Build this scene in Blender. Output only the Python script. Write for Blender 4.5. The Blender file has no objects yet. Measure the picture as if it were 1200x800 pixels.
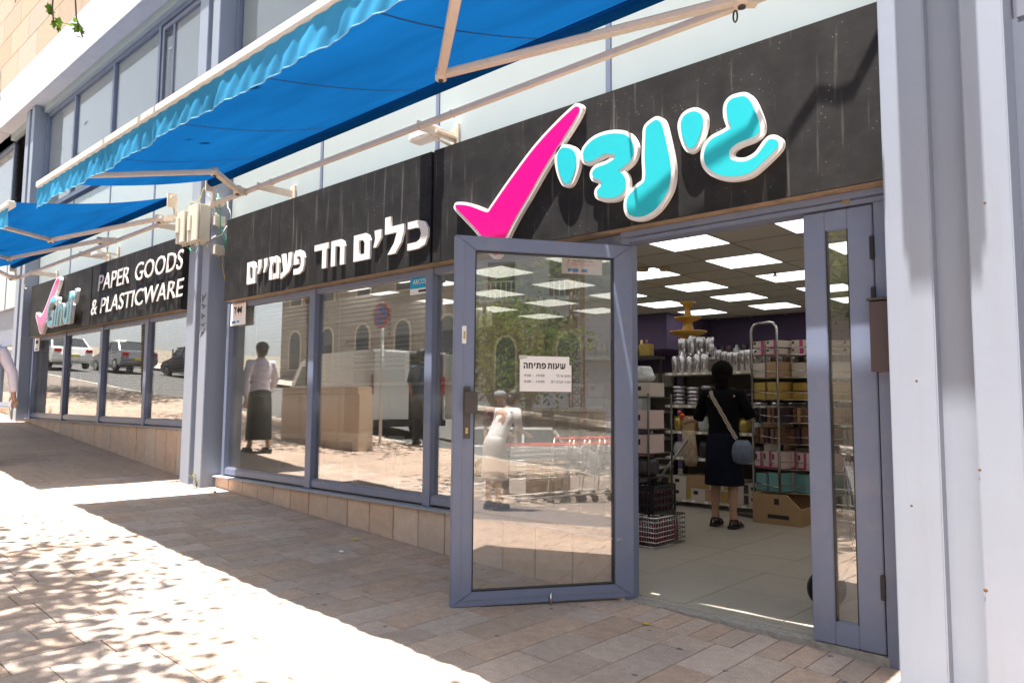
import bpy, bmesh, math, random
from math import sin, cos, pi, radians
from mathutils import Vector, Matrix
R = random.Random(7)
sc = bpy.context.scene
COL = sc.collection

# ------------------------------------------------------------------ camera
cd = bpy.data.cameras.new('camera'); cam = bpy.data.objects.new('camera', cd); COL.objects.link(cam)
cd.sensor_width = 36.0; cd.lens = 26.0; cd.clip_start = 0.05; cd.clip_end = 3000
right = Vector((0.73717949, 0.67564967, 0.00799465))
down = Vector((-0.05054501, 0.06693886, -0.99647599))
fwd = Vector((-0.67380383, 0.73417757, 0.08349667))
CAMP = Vector((2.63110139, -4.00352961, 1.2))
m = Matrix((right, -down, -fwd)).transposed().to_4x4(); m.translation = CAMP
cam.matrix_world = m
sc.camera = cam

# ------------------------------------------------------------------ world, sun, exposure
SUN_TAN = 0.157                     # the sun stands nearly overhead, a little in front of the facade
SUN_EL = math.atan2(1, SUN_TAN)
w = bpy.data.worlds.new('World'); sc.world = w; w.use_nodes = True
nt = w.node_tree; bgn = nt.nodes['Background']
sky = nt.nodes.new('ShaderNodeTexSky'); sky.sky_type = 'NISHITA'; sky.sun_disc = False
sky.sun_elevation = SUN_EL; sky.sun_rotation = radians(180); sky.dust_density = 2.0; sky.air_density = 1.0
hs = nt.nodes.new('ShaderNodeHueSaturation'); hs.inputs['Saturation'].default_value = 0.35     # hazy midday air, camera balanced for shade
nt.links.new(sky.outputs[0], hs.inputs['Color']); nt.links.new(hs.outputs[0], bgn.inputs[0]); bgn.inputs[1].default_value = 0.08
sd = bpy.data.lights.new('sun', 'SUN'); sd.energy = 5.0; sd.angle = radians(0.53); sd.color = (1.0, 0.955, 0.89)
sun = bpy.data.objects.new('sun', sd); COL.objects.link(sun); sun.rotation_euler = (math.atan(SUN_TAN), 0, 0)
sun.location = (0, -3, 20)
sc.view_settings.view_transform = 'Standard'; sc.view_settings.look = 'None'
sc.view_settings.exposure = 2.1; sc.view_settings.gamma = 1.0

# ------------------------------------------------------------------ materials
MATS = {}
def mat(name, col, rough=0.6, metal=0.0, var=0.0, nscale=20.0, bump=0.0, bscale=None, rnd=0.0, emit=None, estr=0.0,
        trans=0.0, spec=None, dirt=0.0, dirtcol=(0.05, 0.045, 0.04), dscale=3.0, coat=0.0, hue=0.0, streak=0.0):
    """procedural surface: noise colour variation, per-object variation, dirt patches, relief"""
    if name in MATS: return MATS[name]
    mm = bpy.data.materials.new(name); mm.use_nodes = True
    t = mm.node_tree; N = t.nodes; Lk = t.links; bs = N['Principled BSDF']
    bs.inputs['Roughness'].default_value = rough; bs.inputs['Metallic'].default_value = metal
    if spec is not None: bs.inputs['Specular IOR Level'].default_value = spec
    if coat: bs.inputs['Coat Weight'].default_value = coat
    tc = N.new('ShaderNodeTexCoord'); geo = N.new('ShaderNodeNewGeometry')
    rgb = N.new('ShaderNodeRGB'); rgb.outputs[0].default_value = (*col, 1)
    cur = rgb.outputs[0]
    if rnd or hue:
        oi = N.new('ShaderNodeObjectInfo')
        h = N.new('ShaderNodeHueSaturation')
        mr = N.new('ShaderNodeMapRange'); mr.inputs['To Min'].default_value = 1 - rnd; mr.inputs['To Max'].default_value = 1 + rnd
        Lk.new(oi.outputs['Random'], mr.inputs['Value']); Lk.new(mr.outputs[0], h.inputs['Value'])
        if hue:
            w1 = N.new('ShaderNodeMath'); w1.operation = 'MULTIPLY'; w1.inputs[1].default_value = 7.31; Lk.new(oi.outputs['Random'], w1.inputs[0])
            w2 = N.new('ShaderNodeMath'); w2.operation = 'FRACT'; Lk.new(w1.outputs[0], w2.inputs[0])
            m2 = N.new('ShaderNodeMapRange'); m2.inputs['To Min'].default_value = 1 - hue; m2.inputs['To Max'].default_value = 1 + hue
            Lk.new(w2.outputs[0], m2.inputs['Value']); Lk.new(m2.outputs[0], h.inputs['Saturation'])
        Lk.new(cur, h.inputs['Color']); cur = h.outputs[0]
    if var:
        nz = N.new('ShaderNodeTexNoise'); nz.inputs['Scale'].default_value = nscale; nz.inputs['Detail'].default_value = 8; nz.inputs['Roughness'].default_value = 0.65
        Lk.new(geo.outputs['Position'], nz.inputs['Vector'])
        mr = N.new('ShaderNodeMapRange'); mr.inputs['From Min'].default_value = 0.25; mr.inputs['From Max'].default_value = 0.75
        mr.inputs['To Min'].default_value = 1 - var; mr.inputs['To Max'].default_value = 1 + var
        Lk.new(nz.outputs['Fac'], mr.inputs['Value'])
        mx = N.new('ShaderNodeVectorMath'); mx.operation = 'SCALE'; Lk.new(cur, mx.inputs[0]); Lk.new(mr.outputs[0], mx.inputs['Scale'])
        cur = mx.outputs[0]
    if dirt:
        nz = N.new('ShaderNodeTexNoise'); nz.inputs['Scale'].default_value = dscale; nz.inputs['Detail'].default_value = 10; nz.inputs['Roughness'].default_value = 0.7
        if streak:
            mp = N.new('ShaderNodeMapping'); mp.inputs['Scale'].default_value = (streak, streak, 0.35)
            Lk.new(geo.outputs['Position'], mp.inputs['Vector']); Lk.new(mp.outputs[0], nz.inputs['Vector'])
        else: Lk.new(geo.outputs['Position'], nz.inputs['Vector'])
        mr = N.new('ShaderNodeMapRange'); mr.inputs['From Min'].default_value = 0.5; mr.inputs['From Max'].default_value = 0.72
        mr.inputs['To Max'].default_value = dirt; Lk.new(nz.outputs['Fac'], mr.inputs['Value'])
        mx = N.new('ShaderNodeMix'); mx.data_type = 'RGBA'; Lk.new(mr.outputs[0], mx.inputs['Factor'])
        Lk.new(cur, mx.inputs['A']); mx.inputs['B'].default_value = (*dirtcol, 1); cur = mx.outputs['Result']
    Lk.new(cur, bs.inputs['Base Color'])
    if bump:
        nb = N.new('ShaderNodeTexNoise'); nb.inputs['Scale'].default_value = bscale or nscale * 3; nb.inputs['Detail'].default_value = 6
        Lk.new(geo.outputs['Position'], nb.inputs['Vector'])
        bp = N.new('ShaderNodeBump'); bp.inputs['Strength'].default_value = bump; bp.inputs['Distance'].default_value = 0.01
        Lk.new(nb.outputs['Fac'], bp.inputs['Height']); Lk.new(bp.outputs[0], bs.inputs['Normal'])
    if emit:
        bs.inputs['Emission Color'].default_value = (*emit, 1); bs.inputs['Emission Strength'].default_value = estr
    MATS[name] = mm
    return mm

def glass(name, ior, tint=(0.92, 0.94, 0.93), rough=0.0, smear=0.0):
    mm = bpy.data.materials.new(name); mm.use_nodes = True; t = mm.node_tree; N = t.nodes; Lk = t.links
    for n in list(N): N.remove(n)
    out = N.new('ShaderNodeOutputMaterial'); mix = N.new('ShaderNodeMixShader'); tr = N.new('ShaderNodeBsdfTransparent'); gl = N.new('ShaderNodeBsdfGlossy')
    tr.inputs[0].default_value = (*tint, 1); gl.inputs['Roughness'].default_value = rough
    lw = N.new('ShaderNodeLayerWeight'); lw.inputs['Blend'].default_value = 0.5; pw = N.new('ShaderNodeMath'); pw.operation = 'POWER'; pw.inputs[1].default_value = 5.0
    fr = N.new('ShaderNodeMapRange'); fr.inputs['To Min'].default_value = ior; Lk.new(lw.outputs['Facing'], pw.inputs[0]); Lk.new(pw.outputs[0], fr.inputs['Value'])
    Lk.new(fr.outputs[0], mix.inputs[0]); Lk.new(tr.outputs[0], mix.inputs[1]); Lk.new(gl.outputs[0], mix.inputs[2])
    if smear:       # a film of dust on the pane
        df = N.new('ShaderNodeBsdfDiffuse'); df.inputs[0].default_value = (0.75, 0.72, 0.66, 1)
        nz = N.new('ShaderNodeTexNoise'); nz.inputs['Scale'].default_value = 2.0; nz.inputs['Detail'].default_value = 9
        geo = N.new('ShaderNodeNewGeometry'); Lk.new(geo.outputs['Position'], nz.inputs['Vector'])
        mr = N.new('ShaderNodeMapRange'); mr.inputs['From Min'].default_value = 0.3; mr.inputs['From Max'].default_value = 0.8; mr.inputs['To Max'].default_value = smear
        Lk.new(nz.outputs['Fac'], mr.inputs['Value'])
        m2 = N.new('ShaderNodeMixShader'); Lk.new(mr.outputs[0], m2.inputs[0]); Lk.new(mix.outputs[0], m2.inputs[1]); Lk.new(df.outputs[0], m2.inputs[2])
        Lk.new(m2.outputs[0], out.inputs[0])
    else: Lk.new(mix.outputs[0], out.inputs[0])
    MATS[name] = mm; return mm

def cloth_mat(name, col, trans, var=0.06, tcol=None):
    mm = bpy.data.materials.new(name); mm.use_nodes = True; t = mm.node_tree; N = t.nodes; Lk = t.links
    for n in list(N): N.remove(n)
    out = N.new('ShaderNodeOutputMaterial'); df = N.new('ShaderNodeBsdfDiffuse'); tl = N.new('ShaderNodeBsdfTranslucent'); mix = N.new('ShaderNodeMixShader')
    geo = N.new('ShaderNodeNewGeometry'); nz = N.new('ShaderNodeTexNoise'); nz.inputs['Scale'].default_value = 1.3; nz.inputs['Detail'].default_value = 9
    mp = N.new('ShaderNodeMapping'); mp.inputs['Scale'].default_value = (0.6, 3.0, 1.0); Lk.new(geo.outputs['Position'], mp.inputs['Vector']); Lk.new(mp.outputs[0], nz.inputs['Vector'])
    mr = N.new('ShaderNodeMapRange'); mr.inputs['From Min'].default_value = 0.3; mr.inputs['From Max'].default_value = 0.7; mr.inputs['To Min'].default_value = 1 - var; mr.inputs['To Max'].default_value = 1 + var
    Lk.new(nz.outputs['Fac'], mr.inputs['Value'])
    for nd, c in ((df, col), (tl, tcol or col)):
        sm = N.new('ShaderNodeVectorMath'); sm.operation = 'SCALE'; sm.inputs[0].default_value = c; Lk.new(mr.outputs[0], sm.inputs['Scale']); Lk.new(sm.outputs[0], nd.inputs[0])
    mix.inputs[0].default_value = trans; Lk.new(df.outputs[0], mix.inputs[1]); Lk.new(tl.outputs[0], mix.inputs[2]); Lk.new(mix.outputs[0], out.inputs[0])
    MATS[name] = mm; return mm

M_frame = mat('blue_grey_frame', (0.165, 0.195, 0.285), 0.38, 0.0, var=0.05, nscale=6, spec=0.5, dirt=0.45, dirtcol=(0.24, 0.235, 0.26), dscale=7, bump=0.06, bscale=25)
M_frame_d = mat('grey_frame', (0.20, 0.21, 0.27), 0.4, var=0.06, nscale=7, dirt=0.3, dirtcol=(0.16, 0.14, 0.13), dscale=8)
M_column = mat('blue_grey_painted_metal', (0.275, 0.305, 0.37), 0.5, var=0.04, nscale=2, dirt=0.3, dirtcol=(0.25, 0.24, 0.24), dscale=3, streak=4, bump=0.05, bscale=18)
M_white_wall = mat('white_wall_panel', (0.41, 0.46, 0.465), 0.35, var=0.03, nscale=4, dirt=0.15, dirtcol=(0.5, 0.47, 0.42), dscale=5, streak=6)
M_band = mat('painted_concrete', (0.58, 0.59, 0.63), 0.7, var=0.06, nscale=3, bump=0.05, bscale=40, dirt=0.2, dirtcol=(0.38, 0.36, 0.36), dscale=4)
M_pinkstone = mat('pink_stone_slab', (0.50, 0.37, 0.27), 0.7, var=0.12, nscale=9, rnd=0.10, hue=0.15, bump=0.15)
M_plinth = mat('plinth_stone', (0.60, 0.45, 0.35), 0.6, var=0.13, nscale=11, rnd=0.08, hue=0.2, bump=0.15, bscale=60, dirt=0.25, dirtcol=(0.30, 0.23, 0.18), dscale=7)
M_grout = mat('mortar', (0.17, 0.135, 0.115), 0.9, var=0.15, nscale=40)
M_ledge = mat('grey_ledge', (0.33, 0.34, 0.37), 0.55, var=0.08, nscale=9, dirt=0.3, dirtcol=(0.22, 0.2, 0.18))
M_steel = mat('chrome', (0.5, 0.49, 0.48), 0.22, 1.0, var=0.04)
M_dsteel = mat('dark_steel', (0.10, 0.09, 0.085), 0.35, 0.7, var=0.1)
M_black = mat('black_plastic', (0.015, 0.015, 0.017), 0.4, var=0.1)
M_white = mat('white_plastic', (0.78, 0.77, 0.75), 0.45, var=0.02)
M_cream = mat('cream_aluminium', (0.72, 0.60, 0.48), 0.42, var=0.04, nscale=6, dirt=0.25, dirtcol=(0.45, 0.34, 0.25), dscale=8)
M_boxcream = mat('cream_junction_plastic', (0.62, 0.56, 0.46), 0.5, var=0.04)
M_bar = mat('awning_bar', (0.80, 0.76, 0.72), 0.4, var=0.03, nscale=3, dirt=0.2, dirtcol=(0.55, 0.45, 0.38), dscale=5)
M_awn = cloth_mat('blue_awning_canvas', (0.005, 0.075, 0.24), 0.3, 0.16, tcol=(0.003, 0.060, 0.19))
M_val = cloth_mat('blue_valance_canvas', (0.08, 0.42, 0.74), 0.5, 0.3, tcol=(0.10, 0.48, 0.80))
G_win = glass('shop_window_glass', 0.31, (0.85, 0.85, 0.82), smear=0.06)
G_door = glass('door_glass', 0.19, (0.95, 0.95, 0.93), smear=0.07)
G_up = glass('upper_window_glass', 0.05, (0.95, 0.96, 0.96))
M_paper = mat('white_paper', (0.80, 0.78, 0.76), 0.6)
M_ink = mat('black_ink', (0.02, 0.02, 0.02), 0.6)
M_magenta = mat('magenta_acrylic', (0.88, 0.0, 0.22), 0.3, coat=0.3, var=0.03)
M_cyan = mat('turquoise_acrylic', (0.03, 0.52, 0.57), 0.3, coat=0.3, var=0.03)
M_lwhite = mat('white_letter_acrylic', (0.80, 0.76, 0.72), 0.35, var=0.03)
M_skin = mat('skin', (0.42, 0.24, 0.16), 0.5, var=0.05, nscale=40)

def sign_mat():
    mm = mat('black_sign_panel', (0.028, 0.0265, 0.026), 0.6, var=0.4, nscale=5, spec=0.12)
    t = mm.node_tree; N = t.nodes; Lk = t.links; bs = N['Principled BSDF']
    src = bs.inputs['Base Color'].links[0].from_socket
    geo = N.new('ShaderNodeNewGeometry')
    # dried drip marks and dust specks
    mp = N.new('ShaderNodeMapping'); mp.inputs['Scale'].default_value = (11, 11, 0.55); Lk.new(geo.outputs['Position'], mp.inputs['Vector'])
    n1 = N.new('ShaderNodeTexNoise'); n1.inputs['Scale'].default_value = 2.2; n1.inputs['Detail'].default_value = 5; Lk.new(mp.outputs[0], n1.inputs['Vector'])
    r1 = N.new('ShaderNodeMapRange'); r1.inputs['From Min'].default_value = 0.60; r1.inputs['From Max'].default_value = 0.76; r1.inputs['To Max'].default_value = 0.24; Lk.new(n1.outputs['Fac'], r1.inputs['Value'])
    v = N.new('ShaderNodeTexVoronoi'); v.inputs['Scale'].default_value = 36; Lk.new(geo.outputs['Position'], v.inputs['Vector'])
    r2 = N.new('ShaderNodeMapRange'); r2.inputs['From Min'].default_value = 0.16; r2.inputs['From Max'].default_value = 0.07; r2.inputs['To Max'].default_value = 0.5; Lk.new(v.outputs['Distance'], r2.inputs['Value'])
    n3 = N.new('ShaderNodeTexNoise'); n3.inputs['Scale'].default_value = 5; n3.inputs['Detail'].default_value = 3; Lk.new(geo.outputs['Position'], n3.inputs['Vector'])
    r3 = N.new('ShaderNodeMapRange'); r3.inputs['From Min'].default_value = 0.48; r3.inputs['From Max'].default_value = 0.68; Lk.new(n3.outputs['Fac'], r3.inputs['Value'])
    mu = N.new('ShaderNodeMath'); mu.operation = 'MULTIPLY'; Lk.new(r2.outputs[0], mu.inputs[0]); Lk.new(r3.outputs[0], mu.inputs[1])
    ad = N.new('ShaderNodeMath'); ad.operation = 'ADD'; Lk.new(mu.outputs[0], ad.inputs[0]); Lk.new(r1.outputs[0], ad.inputs[1])
    mx = N.new('ShaderNodeMix'); mx.data_type = 'RGBA'; Lk.new(ad.outputs[0], mx.inputs['Factor']); Lk.new(src, mx.inputs['A']); mx.inputs['B'].default_value = (0.42, 0.39, 0.34, 1)
    Lk.new(mx.outputs['Result'], bs.inputs['Base Color'])
    r4 = N.new('ShaderNodeMapRange'); r4.inputs['To Min'].default_value = 0.55; r4.inputs['To Max'].default_value = 0.8; Lk.new(ad.outputs[0], r4.inputs['Value']); Lk.new(r4.outputs[0], bs.inputs['Roughness'])
    return mm
M_sign = sign_mat()

def paver_mat():
    mm = mat('paver_stone', (0.405, 0.308, 0.248), 0.75, var=0.18, nscale=16, rnd=0.11, hue=0.2, bump=0.35, bscale=90)
    t = mm.node_tree; N = t.nodes; Lk = t.links; bs = N['Principled BSDF']
    src = bs.inputs['Base Color'].links[0].from_socket; geo = N.new('ShaderNodeNewGeometry')
    # speckle, old chewing gum spots and broad stains
    n1 = N.new('ShaderNodeTexNoise'); n1.inputs['Scale'].default_value = 190; n1.inputs['Detail'].default_value = 2; Lk.new(geo.outputs['Position'], n1.inputs['Vector'])
    r1 = N.new('ShaderNodeMapRange'); r1.inputs['From Min'].default_value = 0.35; r1.inputs['From Max'].default_value = 0.65; r1.inputs['To Min'].default_value = 0.80; r1.inputs['To Max'].default_value = 1.2; Lk.new(n1.outputs['Fac'], r1.inputs['Value'])
    s = N.new('ShaderNodeVectorMath'); s.operation = 'SCALE'; Lk.new(src, s.inputs[0]); Lk.new(r1.outputs[0], s.inputs['Scale'])
    n2 = N.new('ShaderNodeTexNoise'); n2.inputs['Scale'].default_value = 1.3; n2.inputs['Detail'].default_value = 6; Lk.new(geo.outputs['Position'], n2.inputs['Vector'])
    r2 = N.new('ShaderNodeMapRange'); r2.inputs['From Min'].default_value = 0.3; r2.inputs['From Max'].default_value = 0.7; r2.inputs['To Min'].default_value = 0.86; r2.inputs['To Max'].default_value = 1.1; Lk.new(n2.outputs['Fac'], r2.inputs['Value'])
    s2 = N.new('ShaderNodeVectorMath'); s2.operation = 'SCALE'; Lk.new(s.outputs[0], s2.inputs[0]); Lk.new(r2.outputs[0], s2.inputs['Scale'])
    dn = N.new('ShaderNodeTexNoise'); dn.inputs['Scale'].default_value = 30; Lk.new(geo.outputs['Position'], dn.inputs['Vector'])
    ma = N.new('ShaderNodeVectorMath'); ma.operation = 'MULTIPLY_ADD'; Lk.new(dn.outputs['Color'], ma.inputs[0]); ma.inputs[1].default_value = (0.03, 0.03, 0.03); Lk.new(geo.outputs['Position'], ma.inputs[2])
    v = N.new('ShaderNodeTexVoronoi'); v.inputs['Scale'].default_value = 4.6; Lk.new(ma.outputs[0], v.inputs['Vector'])
    r3 = N.new('ShaderNodeMapRange'); r3.inputs['From Min'].default_value = 0.08; r3.inputs['From Max'].default_value = 0.06; r3.inputs['To Max'].default_value = 0.75; Lk.new(v.outputs['Distance'], r3.inputs['Value'])
    mx = N.new('ShaderNodeMix'); mx.data_type = 'RGBA'; Lk.new(r3.outputs[0], mx.inputs['Factor']); Lk.new(s2.outputs[0], mx.inputs['A']); mx.inputs['B'].default_value = (0.075, 0.075, 0.085, 1)
    Lk.new(mx.outputs['Result'], bs.inputs['Base Color'])
    return mm
M_paver = paver_mat()

# ------------------------------------------------------------------ mesh helpers
class MB:
    """collects shapes in world coordinates; build() links them as one mesh object"""
    def __init__(s): s.v = []; s.f = []; s.sm = []
    def add(s, vs, fs, smooth=False):
        n = len(s.v); s.v += [Vector(p) for p in vs]; s.f += [tuple(i + n for i in f) for f in fs]; s.sm += [smooth] * len(fs); return s
    def box(s, a, b, rz=0, org=None):
        x0, y0, z0 = a; x1, y1, z1 = b
        vs = [(x, y, z) for z in (z0, z1) for x, y in ((x0, y0), (x1, y0), (x1, y1), (x0, y1))]
        if rz:
            o = org or ((x0 + x1) / 2, (y0 + y1) / 2); c, q = cos(rz), sin(rz)
            vs = [(o[0] + (x - o[0]) * c - (y - o[1]) * q, o[1] + (x - o[0]) * q + (y - o[1]) * c, z) for x, y, z in vs]
        return s.add(vs, [(3, 2, 1, 0), (4, 5, 6, 7), (0, 1, 5, 4), (1, 2, 6, 5), (2, 3, 7, 6), (3, 0, 4, 7)])
    def bar(s, p, q, w, h=None, up=(0, 0, 1), sides=4):
        """square-section bar from p to q"""
        p = Vector(p); q = Vector(q); h = h or w; d = (q - p).normalized(); u = Vector(up)
        if abs(d.dot(u)) > 0.98: u = Vector((0, 1, 0))
        a = d.cross(u).normalized(); b = a.cross(d).normalized()
        vs = [e + a * i * w / 2 + b * j * h / 2 for e in (p, q) for i, j in ((-1, -1), (1, -1), (1, 1), (-1, 1))]
        return s.add(vs, [(0, 1, 2, 3), (7, 6, 5, 4), (0, 4, 5, 1), (1, 5, 6, 2), (2, 6, 7, 3), (3, 7, 4, 0)])
    def tube(s, pts, r, n=8, cap=True, closed=False):
        pts = [Vector(p) for p in pts]; k = len(pts); rs = r if isinstance(r, (list, tuple)) else [r] * k; vs = []; u = None
        for i, p in enumerate(pts):
            if closed: d = pts[(i + 1) % k] - pts[i - 1]
            else: d = pts[min(i + 1, k - 1)] - pts[max(i - 1, 0)]
            d.normalize()
            if u is None: u = Vector((0, 0, 1)) if abs(d.z) < 0.9 else Vector((1, 0, 0))
            a = d.cross(u).normalized(); b = a.cross(d).normalized(); u = b
            vs += [p + (a * cos(2 * pi * j / n) + b * sin(2 * pi * j / n)) * rs[i] for j in range(n)]
        fs = [(i * n + j, i * n + (j + 1) % n, (i + 1) * n + (j + 1) % n, (i + 1) * n + j) for i in range(k - 1) for j in range(n)]
        if closed: fs += [((k - 1) * n + j, (k - 1) * n + (j + 1) % n, (j + 1) % n, j) for j in range(n)]
        s.add(vs, fs, True)
        if cap and not closed:
            o = len(s.v) - k * n; s.f += [tuple(range(o + n - 1, o - 1, -1)), tuple(range(o + (k - 1) * n, o + k * n))]; s.sm += [False, False]
        return s
    def cyl(s, p, q, r, n=14): return s.tube([p, q], r, n)
    def lathe(s, c, prof, n=20):
        c = Vector(c); vs = []
        for r, z in prof: vs += [c + Vector((r * cos(2 * pi * j / n), r * sin(2 * pi * j / n), z)) for j in range(n)]
        k = len(prof); return s.add(vs, [(i * n + j, i * n + (j + 1) % n, (i + 1) * n + (j + 1) % n, (i + 1) * n + j) for i in range(k - 1) for j in range(n)], True)
    def loft(s, rings, n=18, cap=True):
        """rings: (center, rx, ry) stacked upward, optional 4th = yaw"""
        vs = []
        for rg in rings:
            c = Vector(rg[0]); a = rg[3] if len(rg) > 3 else 0
            for j in range(n):
                t = 2 * pi * j / n; x = rg[1] * cos(t); y = rg[2] * sin(t); vs.append(c + Vector((x * cos(a) - y * sin(a), x * sin(a) + y * cos(a), 0)))
        k = len(rings); o = len(s.v)
        s.add(vs, [(i * n + j, i * n + (j + 1) % n, (i + 1) * n + (j + 1) % n, (i + 1) * n + j) for i in range(k - 1) for j in range(n)], True)
        if cap: s.f += [tuple(range(o + n - 1, o - 1, -1)), tuple(range(o + (k - 1) * n, o + k * n))]; s.sm += [False, False]
        return s
    def prism(s, poly, ax, t0, t1):
        """polygon extruded along an axis; ax 'y': poly is (x,z); 'z': (x,y); 'x': (y,z)"""
        f = {'y': lambda u, v, t: (u, t, v), 'z': lambda u, v, t: (u, v, t), 'x': lambda u, v, t: (t, u, v)}[ax]; n = len(poly)
        vs = [f(u, v, t0) for u, v in poly] + [f(u, v, t1) for u, v in poly]
        return s.add(vs, [tuple(range(n)), tuple(range(2 * n - 1, n - 1, -1))] + [(i, i + n, (i + 1) % n + n, (i + 1) % n) for i in range(n)])
    def sphere(s, c, r, n=12, sc3=(1, 1, 1)):
        c = Vector(c); vs = []; k = n // 2 + 1
        for i in range(k):
            a = pi * i / (k - 1); vs += [c + Vector((r * sc3[0] * sin(a) * cos(2 * pi * j / n), r * sc3[1] * sin(a) * sin(2 * pi * j / n), -r * sc3[2] * cos(a))) for j in range(n)]
        return s.add(vs, [(i * n + j, i * n + (j + 1) % n, (i + 1) * n + (j + 1) % n, (i + 1) * n + j) for i in range(k - 1) for j in range(n)], True)
    def xf(s, mtx, start=0):
        for i in range(start, len(s.v)): s.v[i] = mtx @ s.v[i]
        return s
    def mesh(s, name, off=(0, 0, 0)):
        me = bpy.data.meshes.new(name); o = Vector(off)
        me.from_pydata([v - o for v in s.v], [], s.f); me.polygons.foreach_set('use_smooth', s.sm); me.update(); return me
    def build(s, name, m, parent=None, fix=True, bevel=0):
        off = world_loc(parent); me = s.mesh(name, off)
        if fix:
            bm = bmesh.new(); bm.from_mesh(me); bmesh.ops.recalc_face_normals(bm, faces=bm.faces)
            if bevel: bmesh.ops.bevel(bm, geom=[e for e in bm.edges if len(e.link_faces) == 2 and e.calc_face_angle(0) > 0.8], offset=bevel, segments=2, affect='EDGES', clamp_overlap=True)
            bm.to_mesh(me); bm.free()
        me.materials.append(m); return link(name, me, parent)
def world_loc(o):
    v = Vector((0, 0, 0))
    while o is not None: v += o.location; o = o.parent
    return v
def link(name, me, parent=None):
    o = bpy.data.objects.new(name, me); COL.objects.link(o)
    if parent is not None: o.parent = parent
    return o
def tag(o, label, cat, group=None):
    o['label'] = label; o['category'] = cat
    if group: o['group'] = group
    return o
def thing(name, loc, label, cat, group=None):
    o = bpy.data.objects.new(name, None); COL.objects.link(o); o.location = loc; o.empty_display_size = 0.1
    return tag(o, label, cat, group)
def struct(o): o['kind'] = 'structure'; return o
def stuff(o): o['kind'] = 'stuff'; return o
def dup(o, parent=None):
    c = o.copy(); COL.objects.link(c)
    if parent is not None: c.parent = parent
    for ch in o.children: dup(ch, c)
    return c
def smooth_closed(pts, k=6):
    out = []; n = len(pts)
    for i in range(n):
        p0, p1, p2, p3 = (Vector(pts[(i + j) % n]) for j in (-1, 0, 1, 2))
        for a in range(k):
            t = a / k; out.append(0.5 * ((2 * p1) + (-p0 + p2) * t + (2 * p0 - 5 * p1 + 4 * p2 - p3) * t * t + (-p0 + 3 * p1 - 3 * p2 + p3) * t ** 3))
    return out
def offset_poly(pts, d):
    n = len(pts); ar = sum(pts[i].x * pts[(i + 1) % n].y - pts[(i + 1) % n].x * pts[i].y for i in range(n))
    sg = 1 if ar > 0 else -1; out = []
    for i in range(n):
        e = (pts[(i + 1) % n] - pts[i - 1]).normalized(); nn = Vector((e.y, -e.x)) * sg; out.append(pts[i] + nn * d)
    return out
def poly_mesh(pts, y0, y1, name, m, parent):
    """closed outline in (x,z), filled by triangulation and given depth"""
    from mathutils.geometry import delaunay_2d_cdt
    bm = bmesh.new(); off = world_loc(parent); n = len(pts)
    vs, es, fs, *_ = delaunay_2d_cdt([Vector((p.x, p.y)) for p in pts], [(i, (i + 1) % n) for i in range(n)], [], 1, 1e-5)
    a = [bm.verts.new(Vector((p.x, y0, p.y)) - off) for p in vs]; b = [bm.verts.new(Vector((p.x, y1, p.y)) - off) for p in vs]; ct = {}
    for f in fs:
        bm.faces.new([a[i] for i in f]); bm.faces.new([b[i] for i in f][::-1])
        for i, j in zip(f, f[1:] + f[:1]): ct.setdefault(frozenset((i, j)), []).append((i, j))
    for e in ct.values():
        if len(e) == 1: i, j = e[0]; bm.faces.new((a[j], a[i], b[i], b[j]))
    bmesh.ops.recalc_face_normals(bm, faces=bm.faces)
    me = bpy.data.meshes.new(name); bm.to_mesh(me); bm.free(); me.materials.append(m); return link(name, me, parent)
def text(s, org, ux, uz, width, height, depth, name, m, parent, thick=0.0, shear=0.0, box=None):
    """lettering stretched to width x height with its lower left corner at org; ux, uz unit vectors"""
    cu = bpy.data.curves.new('t', 'FONT'); cu.body = s; cu.size = 1; cu.offset = thick; cu.shear = shear; cu.resolution_u = 3
    cu.extrude = 0.5
    ob = bpy.data.objects.new('t', cu); COL.objects.link(ob)
    dg = bpy.context.evaluated_depsgraph_get(); me = bpy.data.meshes.new_from_object(ob.evaluated_get(dg))
    bpy.data.objects.remove(ob); bpy.data.curves.remove(cu)
    xs = [v.co.x for v in me.vertices]; ys = [v.co.y for v in me.vertices]
    if not xs: return None
    x0, x1, y0, y1 = min(xs), max(xs), min(ys), max(ys); ux = Vector(ux); uz = Vector(uz); nn = ux.cross(uz)
    off = world_loc(parent); O = Vector(org)
    for v in me.vertices: v.co = O + ux * ((v.co.x - x0) / (x1 - x0) * width) + uz * ((v.co.y - y0) / (y1 - y0) * height) + nn * ((v.co.z + 0.5) * depth) - off
    me.materials.clear(); me.materials.append(m); me.name = name
    return link(name, me, parent)
def wiggle(p, q, n, amp, rr=None, sag=0.0):
    p = Vector(p); q = Vector(q); rr = rr or R; out = []
    for i in range(n + 1):
        t = i / n; d = Vector((rr.uniform(-1, 1), rr.uniform(-1, 1) * 0.5, rr.uniform(-1, 1))) * amp * sin(pi * t)
        out.append(p.lerp(q, t) + d - Vector((0, 0, sag * sin(pi * t))))
    return out
def gz(x):
    if x > 3: return -0.0994 - 0.0555 * (x - 3)
    if x > -1.7: return 0.04435 - 0.03057 * (x + 1.7)
    return -0.0555 * x - 0.05 if x > -6.5 else 0.311 - 0.08 * (x + 6.5)
def gslope(x): return math.atan(0.03057 if x > -1.7 else 0.0555)

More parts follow.
